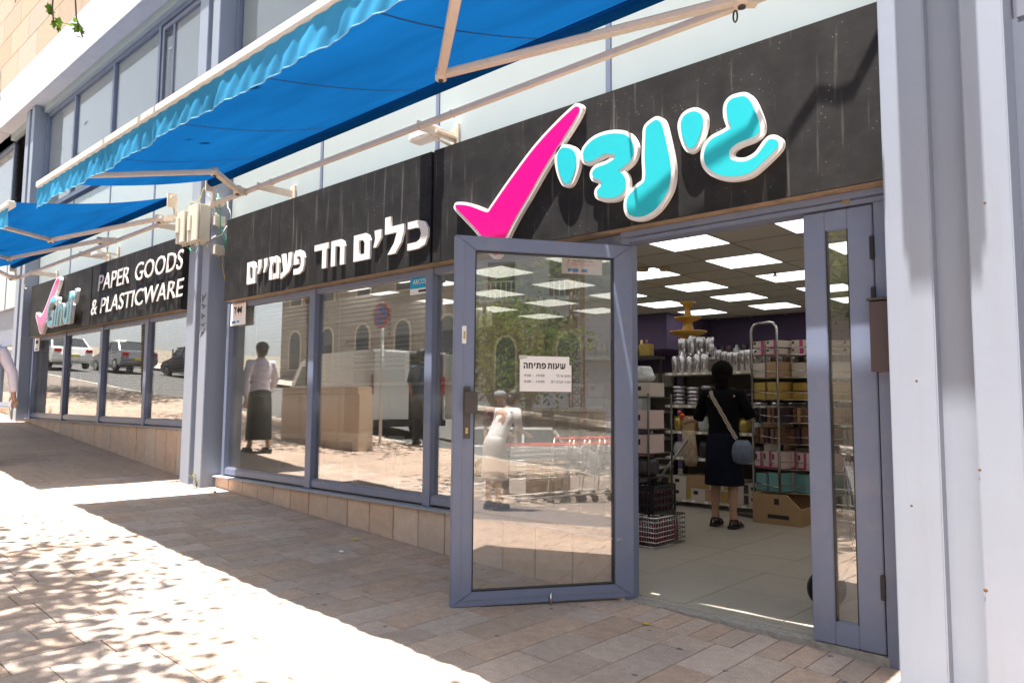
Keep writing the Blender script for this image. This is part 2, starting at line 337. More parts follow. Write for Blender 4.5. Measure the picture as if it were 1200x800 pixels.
# ================================================================== GROUND
def strip_mesh(name, y0, y1, dz, m, x0=-75, x1=45):
    b = MB(); xs = [x0, -40, -20, -6.5, -1.7, 3, 10, x1]
    vs = [(x, y, gz(x) + dz) for x in xs for y in (y0, y1)]
    b.add(vs, [(2 * i, 2 * i + 1, 2 * i + 3, 2 * i + 2) for i in range(len(xs) - 1)])
    o = b.build(name, m, fix=False)
    if o.data.polygons[0].normal.z < 0: o.data.flip_normals()
    return struct(o)
M_asph = mat('asphalt', (0.085, 0.082, 0.08), 0.85, var=0.25, nscale=30, bump=0.2, dirt=0.3, dirtcol=(0.10, 0.095, 0.09), dscale=1.2)
M_kerb = mat('kerb_stone', (0.42, 0.39, 0.35), 0.8, var=0.12, nscale=12)
pavement = strip_mesh('pavement', -4.9, 0.05, -0.011, M_grout)
strip_mesh('road', -13.2, -5.05, -0.14, M_asph)
strip_mesh('far_pavement', -17, -13.2, 0.0, mat('far_pavement_stone', (0.40, 0.34, 0.29), 0.8, var=0.15, nscale=4))
strip_mesh('ground', -140, 140, -0.35, mat('earth', (0.20, 0.17, 0.13), 0.95, var=0.2, nscale=2), x0=-140, x1=120)
kb = MB()
for i in range(-75, 45):
    x0, x1 = i * 1.0 + .004, i * 1.0 + 0.996
    kb.add([(x0, -5.05, gz(x0) - .16), (x1, -5.05, gz(x1) - .16), (x1, -4.9, gz(x1) - .16), (x0, -4.9, gz(x0) - .16), (x0, -5.05, gz(x0)), (x1, -5.05, gz(x1)), (x1, -4.9, gz(x1)), (x0, -4.9, gz(x0))],
           [(3, 2, 1, 0), (4, 5, 6, 7), (0, 1, 5, 4), (1, 2, 6, 5), (2, 3, 7, 6), (3, 0, 4, 7)])
ko = kb.build('kerb', M_kerb, fix=False); ko['kind'] = 'structure'

def chamfer_box(name, sx, sy, sz, c, m):
    """stone lying with its top face centre at the origin"""
    b = MB(); hx, hy = sx / 2, sy / 2
    vs = [(-hx, -hy, -sz), (hx, -hy, -sz), (hx, hy, -sz), (-hx, hy, -sz), (-hx, -hy, -c), (hx, -hy, -c), (hx, hy, -c), (-hx, hy, -c),
          (-hx + c, -hy + c, 0), (hx - c, -hy + c, 0), (hx - c, hy - c, 0), (-hx + c, hy - c, 0)]
    fs = [(0, 1, 5, 4), (1, 2, 6, 5), (2, 3, 7, 6), (3, 0, 4, 7), (4, 5, 9, 8), (5, 6, 10, 9), (6, 7, 11, 10), (7, 4, 8, 11), (8, 9, 10, 11)]
    b.add(vs, fs); me = b.mesh(name); me.materials.append(m); return me, vs, fs
JW = 0.0055
me_p, pv, pf = chamfer_box('paver', 0.21 - JW, 0.42 - JW, 0.03, 0.0025, M_paver)
me_h, hv, hf = chamfer_box('half_paver', 0.21 - JW, 0.21 - JW, 0.03, 0.0025, M_paver)
me_s, sv, sf = chamfer_box('border_paver', 0.125 - JW, 0.345 - JW, 0.03, 0.0025, M_paver)
cells = []
x = -5.42
while x < 1.56:
    cells.append((x + 0.0625, -0.195, 's')); x += 0.125
ix = -95
x = -20.0 + 0.06
ci = 0
while x < 3.2:
    y = -0.37 - R.choice((0.0, 0.14, 0.21, 0.28)) ; first = -0.37 - y
    if first > 0.1:
        cells.append((x, -0.37 - first / 2, 'h', first))
    while y > -4.88:
        if R.random() < 0.10: cells.append((x, y - 0.105, 'h', 0.21)); y -= 0.21
        else: cells.append((x, y - 0.21, 'p')); y -= 0.42
    x += 0.21; ci += 1
for k in range(67): cells.append((-20 + 0.21 * k * 1.0, -0.195, 'w')) if -20 + 0.21 * k < -6.1 else None
def px_of(P):
    d = Vector(P) - CAMP; z = fwd.dot(d)
    return None if z < 0.1 else (512 + 739.6 * right.dot(d) / z, 341 + 739.6 * down.dot(d) / z, z)
def vis(c):
    p = px_of((c[0], c[1], gz(c[0])))
    return p is not None and -30 < p[0] < 1054 and p[1] < 720 and p[2]
cs = sorted([c for c in cells if c[0] > -6.5 and c[2] in 'psh' and vis(c)], key=lambda c: vis(c))[:298]
near = set(id(c) for c in cs)
restb = MB()
for c in cells:
    hgt = R.uniform(-0.0012, 0.0012)
    if id(c) in near:
        o = bpy.data.objects.new('paver', {'p': me_p, 'h': me_h, 's': me_s}[c[2]]); COL.objects.link(o)
        o.location = (c[0], c[1], gz(c[0]) + hgt); o.rotation_euler = (R.uniform(-.002, .002), gslope(c[0]) + R.uniform(-.003, .003), 0); o.parent = pavement
        if c[2] == 'h' and len(c) > 3: o.scale = (1, (c[3] - JW) / (0.21 - JW), 1)
    else:
        V = {'p': pv, 'h': hv, 's': sv, 'w': me_p and [(a * 1.0, b * 0.82, d) for a, b, d in pv]}[c[2]]
        sy = (c[3] - JW) / (0.21 - JW) if c[2] == 'h' and len(c) > 3 else 1
        restb.add([(c[0] + a, c[1] + b * sy, gz(c[0] + a) + d + hgt) for a, b, d in V], pf)
rp = restb.build('paving', M_paver, pavement, fix=False); stuff(rp)

# ================================================================== SHOP BUILDING
bld = thing('shop_building', (-5, 0.3, 0), 'blue grey shop building with white wall panels, paired column strips and stone upper wall', 'building')
def P(name, b, m, par=None, **k): return b.build(name, m, par or bld, **k)
# columns : two painted strips with a recessed channel between
for k, (xa, wa, wg, wb) in enumerate(((-13.3, .22, .13, .18), (-6.02, .23, .12, .18), (1.585, .20, .145, .17), (-20.6, .22, .13, .18))):
    zb = gz(xa + 0.3) - 0.1; zt = 6.6; x1 = xa + wa; x2 = x1 + wg; x3 = x2 + wb
    c = P('column', MB().box((x1 - .02, -.15, zb), (x2 + .02, .12, zt)), M_column)
    P('column_strip', MB().box((xa, -.23, zb), (x1, .12, zt)), M_column, c, bevel=.006)
    P('column_strip', MB().box((x2, -.23, zb), (x3, .12, zt)), M_column, c, bevel=.006)
# scribble, rust spots and screws on the columns
rs_ = random.Random(21)
for k in range(5):
    z0 = 1.95 + k * .10; P('scribble', MB().tube([(-5.63 + .02 * j * (1 if j % 2 else .4), -.2335, z0 + rs_.uniform(-.04, .04) + .008 * j) for j in range(6)], .003, 4), M_ink)
for x, z, r_ in ((1.935, .93, .007), (1.937, .42, .009), (1.70, 1.32, .006), (2.0, 2.1, .006), (1.66, .75, .006), (-5.9, 1.3, .008)):
    P('rust_spot', MB().lathe((0, 0, 0), [(0, 0), (r_, .0), (r_ * .8, .0006), (0, .0006)], 9).xf(Matrix.Translation((x, -.2301, z)) @ Matrix.Rotation(pi / 2, 4, 'X')), mat('rust', (.16, .085, .05), .8))
# white wall panels with thin dark joints
joints = [-20.1, -18.4, -16.6, -14.95, -13.3, None, -12.77, -11.07, -9.39, -7.71, -6.03, None, -5.48, -3.62, -1.9, -0.17, 1.58, None, 2.1, 3.8]
P('wall_backing', MB().box((-20, .06, 2.32), (4.5, .14, 4.62)), M_frame_d)
for a, b in zip(joints, joints[1:]):
    if a is None or b is None: continue
    P('wall_panel', MB().box((a + .022, -.004, 3.0), (b - .022, .055, 4.55)), M_white_wall if a < 2 else M_frame_d, bevel=.003)
    P('joint_strip', MB().box((b - .02, -.012, 3.0), (b + .02, .05, 4.55)), M_frame)
# upper window band
def upper_window(xs, z0=4.62, z1=6.47, open_i=None):
    f = MB()
    f.box((xs[0], -.03, z0), (xs[-1], .06, z0 + .07)); f.box((xs[0], -.03, z1 - .07), (xs[-1], .06, z1))
    for i, x in enumerate(xs):
        wd = .035
        f.box((x - wd, -.035, z0 + .07), (x + wd, .055, z1 - .07))
    o = P('window', f, M_frame)
    for i, (a, b) in enumerate(zip(xs, xs[1:])):
        if open_i == i:
            s = MB(); q = .3
            s.box((a + .06, -.02, z0 + .1), (a + .12, .05, z1 - .1)); s.box((b - .1, -.02, z0 + .1), (b - .04, .05, z1 - .1)); s.box((a + .12, -.02, z1 - .16), (b - .1, .05, z1 - .1)); s.box((a + .12, -.02, z0 + .1), (b - .1, .05, z0 + .16))
            s.box((a + .38, -.01, z0 + .16), (a + .44, .04, z1 - .16))
            P('sliding_sash', s, M_frame_d, o)
        P('pane', MB().box((a + .035, .0, z0 + .07), (b - .035, .008, z1 - .07)), G_up, o)
        P('blind', MB().box((a + (.45 if open_i == i else .04), .02, z0 + .05), (b - .04, .03, z1 - .05)), mat('white_roller_blind', (0.40, 0.41, 0.41), 0.8, var=0.04, nscale=3), o)
    P('lintel', MB().box((xs[0], -.1, z1 + .003), (xs[-1], .1, 6.6)), M_white_wall)
    return o
upper_window([-12.70, -11.2, -9.43, -7.72, -6.05], open_i=3)
upper_window([-5.45, -3.62, -1.9, -0.17, 1.56])
upper_window([2.15, 4.0])
upper_window([-20.0, -18.3, -16.6, -14.9])
lv = MB()
for i in range(34): lv.add([(-14.8, -.04, 4.7 + i * .052), (-13.4, -.04, 4.7 + i * .052), (-13.4, .03, 4.735 + i * .052), (-14.8, .03, 4.735 + i * .052)], [(0, 1, 2, 3)])
lo = P('louvre', lv, M_dsteel, fix=False); stuff(lo)
P('lintel', MB().box((-20, -.1, 6.473), (-13.3, .1, 6.6)), M_white_wall)
P('upper_room_wall', MB().box((-20, .5, 4.6), (4.5, .6, 6.6)), mat('dark_room', (0.12, 0.11, 0.10), 0.9))
# concrete band and stone cladding above
P('concrete_band', MB().box((-30, -.34, 6.6), (-14.92, .5, 7.40)), M_band, bevel=.008)
P('concrete_band', MB().box((-14.912, -.34, 6.6), (4.5, .5, 7.40)), M_band, bevel=.008)
P('upper_wall', MB().box((-30, -.29, 7.40), (4.5, .5, 12)), M_grout)
for r in range(5):
    x = -18.5 + (r % 2) * .6
    while x < -7.5:
        P('stone_slab', MB().box((x, -.335, 7.408 + r * .52), (x + 1.192, -.28, 7.408 + r * .52 + .512)), M_pinkstone, bevel=.003); x += 1.2
P('cable', MB().tube(wiggle((-14.9, -.37, 7.9), (-14.75, -.36, 6.5), 14, .03), .008, 5), M_dsteel)
# wall right of the near column, and the slab over the shop
P('side_wall', MB().box((2.1, 0, -.6), (6.0, .2, 3.0)), mat('dark_blue_render', (0.12, 0.14, 0.19), 0.6, var=.06))
P('side_wall', MB().box((-20.0, 0.0, 0.8), (-18.4, .2, 3.0)), mat('blue_grey_render', (0.36, 0.38, 0.46)))
P('floor_slab', MB().box((-20, .15, 3.0), (4.5, 9.5, 3.2)), M_band)
# plinths of upright stone pieces under the windows
def plinth(xa, xb, zt, step):
    b = P('plinth', MB().add([(xa, -.045, gz(xa) - .1), (xb, -.045, gz(xb) - .1), (xb, -.045, zt - .02), (xa, -.045, zt - .02), (xa, .1, gz(xa) - .1), (xb, .1, gz(xb) - .1), (xb, .1, zt - .02), (xa, .1, zt - .02)],
         [(0, 1, 2, 3), (7, 6, 5, 4), (0, 4, 5, 1), (1, 5, 6, 2), (2, 6, 7, 3), (3, 7, 4, 0)]), M_grout)
    x = xa
    while x < xb - .05:
        x1 = min(x + step + R.uniform(-.01, .01), xb); a, c = x + .004, x1 - .004; yy = -.075 + R.uniform(-.002, .002)
        P('stone_tile', MB().add([(a, yy, gz(a) - .05), (c, yy, gz(c) - .05), (c, yy, zt - .021), (a, yy, zt - .021), (a, -.04, gz(a) - .05), (c, -.04, gz(c) - .05), (c, -.04, zt - .021), (a, -.04, zt - .021)],
             [(0, 1, 2, 3), (7, 6, 5, 4), (0, 4, 5, 1), (1, 5, 6, 2), (2, 6, 7, 3), (3, 7, 4, 0)]), M_plinth, b, bevel=.003)
        x = x1
    P('ledge', MB().box((xa, -.115, zt - .018), (xb, .09, zt)), M_ledge, b, bevel=.004)
plinth(-5.46, -0.02, .375, .315); plinth(-12.74, -6.03, .87, .31); plinth(-18.4, -13.33, 1.05, .31)
# shop windows
def shop_window(xs, z0, z1=2.30):
    f = MB(); y0, y1 = -.035, .045
    f.box((xs[0][0], y0, z0 + .02), (xs[-1][1], y1, z0 + .085)); f.box((xs[0][0], y0, z1 - .055), (xs[-1][1], y1, z1))
    o = P('window', f, M_frame, bevel=.003)
    for i, (a, b) in enumerate(xs):
        mu = MB().box((a, y0 - .012, z0 + .004), (b, y1 + .02, z1 - .001)); P('mullion', mu, M_frame, o, bevel=.003)
    for (a, b), (c, d) in zip(xs, xs[1:]):
        P('pane', MB().box((b - .005, .0, z0 + .08), (c + .005, .008, z1 - .05)), G_win, o, fix=True)
        bd = MB(); bd.box((b, y0 + .02, z0 + .085), (c, y0 + .03, z0 + .10)); P('bead', bd, M_frame_d, o)
    P('dark_gap_strip', MB().box((xs[0][0], -.01, z0 + .001), (xs[-1][1], .03, z0 + .02)), M_black, o)  # black strip puts the shade of the gap under the frame into colour
    return o
shop_window([(-5.39, -5.33), (-3.70, -3.60), (-1.97, -1.88), (-.115, -.03)], .375)
shop_window([(-12.75, -12.66), (-11.03, -10.93), (-9.36, -9.26), (-7.70, -7.60), (-6.10, -6.03)], .87)
shop_window([(-18.4, -18.3), (-16.7, -16.6), (-15.0, -14.9), (-13.42, -13.33)], 1.05)
# door opening
df = MB(); df.box((-.028, -.05, -.02), (.0, .07, 2.235)); df.box((1.485, -.05, -.14), (1.583, .07, 2.235)); df.box((-.028, -.06, 2.235), (1.583, .07, 2.262)); df.box((-.028, -.085, 2.265), (1.583, .07, 2.30))
P('door_frame', df, M_frame, bevel=.003)
P('lintel_trim', MB().box((-.03, -.10, 2.301), (1.583, .0, 2.3045)), mat('rusty_brown_trim', (0.27, 0.19, 0.12), 0.6, var=.35, nscale=12))
# fixed narrow leaf at the right of the opening
nl = MB(); z0, z1 = .0, 2.225
nl.box((1.13, -.05, z0), (1.243, .0, z1)); nl.box((1.357, -.05, z0), (1.478, .0, z1)); nl.box((1.243, -.05, z0), (1.357, .0, z0 + .115)); nl.box((1.243, -.05, 2.12), (1.357, .0, z1))
nd = P('narrow_door', nl, M_frame, bevel=.004)
P('pane', MB().box((1.238, -.028, .11), (1.362, -.02, 2.125)), G_door, nd)
gk = MB(); gk.box((1.243, -.045, .115), (1.249, -.012, 2.12)); gk.box((1.351, -.045, .115), (1.357, -.012, 2.12)); P('gasket', gk, M_black, nd)
for z in (.32, 1.74, 1.98):
    if z == 1.98: z = 2.0
    P('hinge', MB().box((1.465, -.065, z - .06), (1.487, -.048, z + .06)), M_black, nd, bevel=.003)
P('door_closer_pin', MB().cyl((1.36, -.067, 2.262), (1.36, -.055, 2.262), .02), mat('old_brass', (0.35, 0.24, 0.12), .4, .6), nd)
# open door leaf, hinged at x = 0 and swung right back
DU = Vector((-0.546, -0.8378, 0)); DN = Vector((0.8378, -0.546, 0))     # along the leaf, and its face towards the street corner
def lf(b):  # map leaf coords (s, n, z) to the world
    return b.xf(Matrix(((DU.x, DN.x, 0, 0), (DU.y, DN.y, 0, 0), (0, 0, 1, 0), (0, 0, 0, 1))))
LZ0, LZ1 = .012, 2.218; T = .055
dl = thing('glass_door', (0, 0, 0), 'open glazed shop door in a blue grey frame with an opening hours notice on it', 'door')
b = MB()
def mitre(b, q):       # four mitred rails
    s0, s1, a0, a1 = .004, 1.158, .131, 1.033; za, zb_ = .096, 2.13
    for po in (((s0, LZ0), (s1, LZ0), (a1, za), (a0, za)), ((s0, LZ1), (a0, zb_), (a1, zb_), (s1, LZ1)), ((s0, LZ0), (a0, za), (a0, zb_), (s0, LZ1)), ((s1, LZ0), (s1, LZ1), (a1, zb_), (a1, za))):
        c = (sum(p[0] for p in po) / 4, sum(p[1] for p in po) / 4)
        po = [(p[0] + (.0007 if p[0] < c[0] else -.0007), p[1] + (.0007 if p[1] < c[1] else -.0007)) for p in po]
        lf(MB()); bb = MB(); bb.add([(p[0], -T / 2, p[1]) for p in po] + [(p[0], T / 2, p[1]) for p in po], [(0, 1, 2, 3), (7, 6, 5, 4), (0, 4, 5, 1), (1, 5, 6, 2), (2, 6, 7, 3), (3, 7, 4, 0)])
        P('rail' if (po[0][1] < .05 and po[1][1] < .05) or (po[0][1] > 2.1) else 'stile', lf(bb), M_frame, dl, bevel=.004)
mitre(b, 0)
P('pane', lf(MB().box((.126, -.004, .09), (1.038, .004, 2.136))), G_door, dl)
g = MB()
for s in (-1, 1):
    y0, y1 = sorted((s * .006, s * .018)); g.box((.131, y0, .096), (.139, y1, 2.13)); g.box((1.025, y0, .096), (1.033, y1, 2.13)); g.box((.139, y0, .096), (1.025, y1, .104)); g.box((.139, y0, 2.122), (1.025, y1, 2.13))
P('gasket', lf(g), M_black, dl)
ln = MB(); ln.box((.06, T / 2, .05), (1.10, T / 2 + .003, .053)); ln.box((1.098, T / 2, .06), (1.101, T / 2 + .003, 2.17)); P('profile_line', lf(ln), M_frame_d, dl)
hp = P('handle_plate', lf(MB().box((1.055, T / 2, .99), (1.098, T / 2 + .008, 1.30))), M_dsteel, dl, bevel=.003)
P('keyhole', lf(MB().box((1.07, T / 2 + .008, 1.02), (1.085, T / 2 + .014, 1.055))), mat('brass', (.55, .42, .2), .35, 1), hp)
P('handle', lf(MB().box((1.02, T / 2 + .04, 1.14), (1.10, T / 2 + .052, 1.27)).box((1.07, T / 2 + .006, 1.17), (1.085, T / 2 + .042, 1.24))), M_dsteel, dl, bevel=.004)
lk = P('lock', lf(MB().loft([((1.098, 0, 1.55), .001, .001)] , 6, False) if 0 else MB().box((1.084, T / 2, 1.555), (1.112, T / 2 + .006, 1.665))), M_white, dl, bevel=.006)
P('keyhole', lf(MB().box((1.093, T / 2 + .006, 1.585), (1.103, T / 2 + .012, 1.63))), mat('brass', (.55, .42, .2)), lk)
P('door_bolt', lf(MB().cyl((.55, T / 2 + .012, -.015), (.55, T / 2 + .012, .07), .008)), M_steel, dl)
P('pivot', MB().box((-.035, -.07, 2.222), (.03, -.01, 2.262)), M_frame, dl)
# threshold of broken concrete
tb = MB(); xs = [0.0 + i * .055 for i in range(29)]
top = [(x, -.045 + R.uniform(-.018, .014), -.004 + R.uniform(-.006, .0)) for x in xs]
n = len(xs); tb.add(top + [(x, .06, -.003) for x in xs] + [(t[0], t[1] - R.uniform(0, .012), -.2) for t in top],
    [(i, i + 1, n + i + 1, n + i) for i in range(n - 1)] + [(2 * n + i, 2 * n + i + 1, i + 1, i) for i in range(n - 1)])
P('threshold', tb, mat('broken_concrete', (0.30, 0.28, 0.25), 0.9, var=.3, nscale=30, bump=.6, bscale=60))
P('pull_box', MB().prism([(-.13, 1.37), (-.055, 1.37), (-.055, 1.745), (-.13, 1.715)], 'x', 1.475, 1.583), mat('brown_metal', (0.085, 0.062, 0.062), .45, .3))
P('pull_box_lid', MB().box((1.465, -.14, 1.722), (1.583, -.055, 1.732), 0), mat('brown_metal', (0.085, 0.062, 0.062)))

# ================================================================== SIGN BOARDS
sg = thing('sign_board', (-1.8, -.16, 2.3), 'long black sign board over the door with a magenta tick and turquoise Hebrew letters', 'sign')
P('panel', MB().box((-5.25, -.16, 2.308), (-1.795, -.02, 3.222)), M_sign, sg, bevel=.003)
P('panel', MB().box((-1.765, -.16, 2.308), (1.575, -.02, 3.222)), M_sign, sg, bevel=.003)
P('panel_joint', MB().box((-1.795, -.13, 2.31), (-1.765, -.02, 3.22)), M_black, sg)
P('panel_joint', MB().box((-1.79, -.1605, 2.31), (-1.787, -.159, 3.22)).box((-.24, -.1604, 2.31), (-.237, -.159, 3.221)), M_black, sg)
P('bottom_trim', MB().box((-5.25, -.155, 2.3045), (1.575, -.02, 2.3075)), mat('rusty_brown_trim', (0.38, 0.24, 0.12)), sg)
LET = {
    'check': [ (-1.455, 2.697), (-1.414, 2.705), (-1.299, 2.674), (-1.137, 2.603), (-1.095, 2.600), (-1.065, 2.628), (-0.885, 2.789), (-0.657, 2.974), (-0.458, 3.097), (-0.319, 3.166), (-0.293, 3.171), (-0.269, 3.159), (-0.271, 3.137), (-0.318, 3.076), (-0.439, 2.952), (-0.564, 2.824), (-0.711, 2.652), (-0.843, 2.501), (-0.940, 2.369), (-0.999, 2.274), (-1.050, 2.273), (-1.112, 2.349), (-1.198, 2.460), (-1.341, 2.591) ],
    'yod_a': [ (-0.387, 2.914), (-0.327, 2.886), (-0.298, 2.842), (-0.293, 2.786), (-0.310, 2.728), (-0.343, 2.673), (-0.378, 2.666), (-0.407, 2.692), (-0.439, 2.762), (-0.457, 2.843), (-0.445, 2.896), (-0.422, 2.915) ],
    'dalet': [ (-0.237, 2.829), (-0.218, 2.875), (-0.152, 2.913), (-0.064, 2.923), (0.030, 2.909), (0.106, 2.875), (0.151, 2.812), (0.155, 2.759), (0.131, 2.713), (0.078, 2.682), (0.040, 2.666), (0.075, 2.634), (0.094, 2.591), (0.086, 2.535), (0.036, 2.502), (-0.041, 2.505), (-0.109, 2.529), (-0.125, 2.565), (-0.096, 2.590), (-0.088, 2.615), (-0.112, 2.640), (-0.152, 2.661), (-0.160, 2.697), (-0.128, 2.721), (-0.056, 2.728), (0.006, 2.746), (0.014, 2.769), (-0.025, 2.792), (-0.080, 2.796), (-0.160, 2.775), (-0.213, 2.783) ],
    'nun': [ (0.287, 2.916), (0.322, 2.920), (0.354, 2.886), (0.384, 2.772), (0.412, 2.629), (0.411, 2.531), (0.387, 2.461), (0.324, 2.386), (0.253, 2.349), (0.181, 2.345), (0.122, 2.371), (0.100, 2.426), (0.115, 2.487), (0.182, 2.532), (0.226, 2.555), (0.238, 2.604), (0.234, 2.706), (0.240, 2.832), (0.247, 2.892) ],
    'yod_b': [ (0.534, 2.908), (0.580, 2.905), (0.619, 2.873), (0.627, 2.823), (0.611, 2.766), (0.584, 2.712), (0.551, 2.690), (0.525, 2.708), (0.499, 2.769), (0.484, 2.847), (0.501, 2.892) ],
    'gimel': [ (0.826, 2.918), (0.880, 2.911), (0.914, 2.876), (0.942, 2.811), (0.964, 2.736), (0.963, 2.691), (0.928, 2.668), (0.845, 2.656), (0.797, 2.633), (0.784, 2.601), (0.799, 2.568), (0.843, 2.547), (0.890, 2.542), (0.949, 2.564), (1.007, 2.624), (1.036, 2.630), (1.063, 2.612), (1.066, 2.587), (1.040, 2.560), (0.982, 2.517), (0.912, 2.475), (0.842, 2.467), (0.769, 2.479), (0.696, 2.514), (0.646, 2.566), (0.631, 2.618), (0.642, 2.675), (0.680, 2.713), (0.749, 2.732), (0.786, 2.744), (0.803, 2.749), (0.793, 2.774), (0.776, 2.832), (0.777, 2.885), (0.795, 2.911) ],
    'check2': [ (-11.990, 2.665), (-11.753, 2.599), (-11.605, 2.636), (-11.405, 2.789), (-11.152, 3.028), (-10.971, 3.156), (-10.850, 3.157), (-10.874, 3.094), (-11.055, 2.901), (-11.305, 2.661), (-11.523, 2.413), (-11.639, 2.336), (-11.749, 2.379), (-11.883, 2.534) ],

}
def bubble(key, m, name, par, off=.024, k=6):
    pts = smooth_closed(LET[key], k); a = poly_mesh(offset_poly(pts, off), -.200, -.165, name + '_border', M_lwhite, par)
    poly_mesh(pts, -.2045, -.2, name, m, par)
bubble('check', M_magenta, 'tick', sg)
for k in ('gimel', 'yod_b', 'nun', 'dalet', 'yod_a'): bubble(k, M_cyan, 'letter', sg)
EX, EZ = (1, 0, 0), (0, 0, 1)
# white Hebrew words (right to left), one letter at a time
HEB = {'kaf': ([(0,1),(.45,1),(.72,.9),(.85,.65),(.85,.38),(.73,.1),(.45,0),(0,0),(0,.24),(.38,.24),(.52,.32),(.57,.5),(.52,.68),(.38,.76),(0,.76)], .85),
 'lamed': ([(0,1.38),(.25,1.38),(.25,1.0),(.85,1.0),(.85,.72),(.74,.36),(.48,0),(.14,0),(.42,.38),(.55,.76),(0,.76)], .85),
 'yod': ([(.04,1),(.36,1),(.36,.7),(.13,.38),(0,.38),(.08,.7)], .36),
 'final_mem': ([(0,0),(.8,0),(.8,.7),(.72,.9),(.55,1),(0,1),(0,.5),(.26,.5),(.26,.77),(.45,.77),(.54,.64),(.54,.23),(.26,.23),(.26,.498),(0,.498)], .8),
 'het': ([(0,0),(.26,0),(.26,.76),(.45,.76),(.55,.68),(.55,0),(.81,0),(.81,.72),(.74,.9),(.56,1),(0,1)], .81),
 'dalet': ([(0,1),(.9,1),(.9,.76),(.78,.76),(.78,0),(.51,0),(.51,.76),(0,.76)], .9),
 'pe': ([(0,.82),(.12,1),(.45,1),(.72,.9),(.85,.65),(.85,.38),(.73,.1),(.45,0),(0,0),(0,.24),(.38,.24),(.54,.32),(.60,.5),(.54,.68),(.40,.78),(.25,.74),(.25,.63),(.40,.63),(.40,.42),(0,.42)], .85),
 'ayin': ([(0,1),(.27,1),(.42,.36),(.56,.44),(.58,1),(.86,1),(.84,.45),(.66,.20),(.30,.04),(-.02,-.06),(-.02,.17),(.20,.25)], .86),
 'mem': ([(.02,0),(.27,0),(.22,.55),(.32,.72),(.46,.76),(.58,.66),(.60,.24),(.38,.24),(.38,0),(.86,0),(.86,.68),(.76,.9),(.55,1),(.38,.98),(.27,.88),(.2,1),(-.02,1),(.08,.7),(0,.4)], .86)}
for keys, x0, x1, zb in ((('final_mem', 'yod', 'yod', 'mem', 'ayin', 'pe'), -4.715, -3.60, 2.435), (('dalet', 'het'), -3.43, -2.94, 2.44), (('final_mem', 'yod', 'lamed', 'kaf'), -2.80, -1.80, 2.44)):
    gap = .17; tot = sum(HEB[k][1] for k in keys) + gap * (len(keys) - 1); sx = (x1 - x0) / tot; x = x0
    for k in keys:
        pts = [Vector((x + u * sx, zb + v * .235)) for u, v in HEB[k][0]]; poly_mesh(pts, -.180, -.159, 'letter', M_lwhite, sg); x += (HEB[k][1] + gap) * sx
s2 = thing('sign_board', (-9.5, -.16, 2.3), 'far black sign board lettered in English, above the four window panes', 'sign')
P('panel', MB().box((-12.56, -.16, 2.308), (-9.50, -.02, 3.215)), M_sign, s2, bevel=.003)
P('panel', MB().box((-9.47, -.16, 2.308), (-6.36, -.02, 3.215)), M_sign, s2, bevel=.003)
P('panel_joint', MB().box((-9.5, -.13, 2.31), (-9.47, -.02, 3.21)), M_black, s2)
P('bottom_trim', MB().box((-12.56, -.155, 2.3045), (-6.36, -.02, 2.3075)), mat('rusty_brown_trim', (0.38, 0.24, 0.12)), s2)
P('letter', MB(), M_lwhite, s2) if 0 else None
text('PAPER', (-9.16, -.175, 2.795), EX, EZ, 1.17, .235, .008, 'word', M_lwhite, s2, thick=.003, shear=.12)
text('GOODS', (-7.78, -.175, 2.795), EX, EZ, 1.48, .245, .008, 'word', M_lwhite, s2, thick=.003, shear=.12)
text('&', (-9.40, -.175, 2.455), EX, EZ, .24, .225, .008, 'word', M_lwhite, s2, thick=.003, shear=.1)
text('PLASTICWARE', (-9.02, -.175, 2.455), EX, EZ, 2.76, .225, .008, 'word', M_lwhite, s2, thick=.003, shear=.12)
pts = smooth_closed(LET['check2'], 5); poly_mesh(offset_poly(pts, .035), -.215, -.165, 'tick_border', M_lwhite, s2); poly_mesh(pts, -.219, -.215, 'tick', M_magenta, s2)
text("Gindi'", (-11.24, -.212, 2.37), EX, EZ, 1.42, .53, .045, 'word_border', M_lwhite, s2, thick=.04, shear=.25)
text("Gindi'", (-11.225, -.258, 2.382), EX, EZ, 1.39, .505, .005, 'word', M_cyan, s2, thick=.014, shear=.25)

# stickers and notices
def notice(name, ln, cat, x0, x1, z0, z1, y=-.042):
    n = thing(name, (x0, y, z0), ln, cat); P('sheet', MB().box((x0, y, z0), (x1, y + .003, z1)), M_paper, n); return n
M_red = mat('red_print', (.6, .03, .03), .5); M_blue = mat('blue_print', (.02, .22, .55), .5); M_pinkp = mat('pink_print', (.8, .35, .3), .6)
n1 = notice('notice', 'small white sticker lettered TIM at the top left of the near shop window', 'sticker', -5.30, -4.96, 2.04, 2.285, -.05)
text('T', (-5.22, -.052, 2.17), EX, EZ, .06, .075, .001, 'word', M_ink, n1, thick=.03); text('M', (-5.13, -.052, 2.17), EX, EZ, .085, .075, .001, 'word', M_ink, n1, thick=.03)
P('dot', MB().box((-5.158, -.053, 2.19), (-5.135, -.051, 2.225)), M_red, n1)
P('printed_line', MB().box((-5.26, -.0525, 2.272), (-5.0, -.0505, 2.28)).box((-5.22, -.0525, 2.15), (-5.02, -.0505, 2.154)), M_pinkp, n1)
P('logo', MB().box((-5.26, -.0525, 2.065), (-5.18, -.0505, 2.09)).box((-5.15, -.0525, 2.07), (-5.10, -.0505, 2.09)), M_blue, n1)
n2 = notice('notice', 'blue sticker lettered ARCOS in the top right corner of the wide window pane', 'sticker', -2.21, -1.975, 2.105, 2.26, -.012)
P('blue_field', MB().box((-2.208, -.0135, 2.155), (-1.977, -.0125, 2.258)), mat('cyan_print', (0.0, .33, .58), .5), n2)
text('ARCOS', (-2.17, -.015, 2.19), EX, EZ, .17, .04, .001, 'word', M_paper, n2)
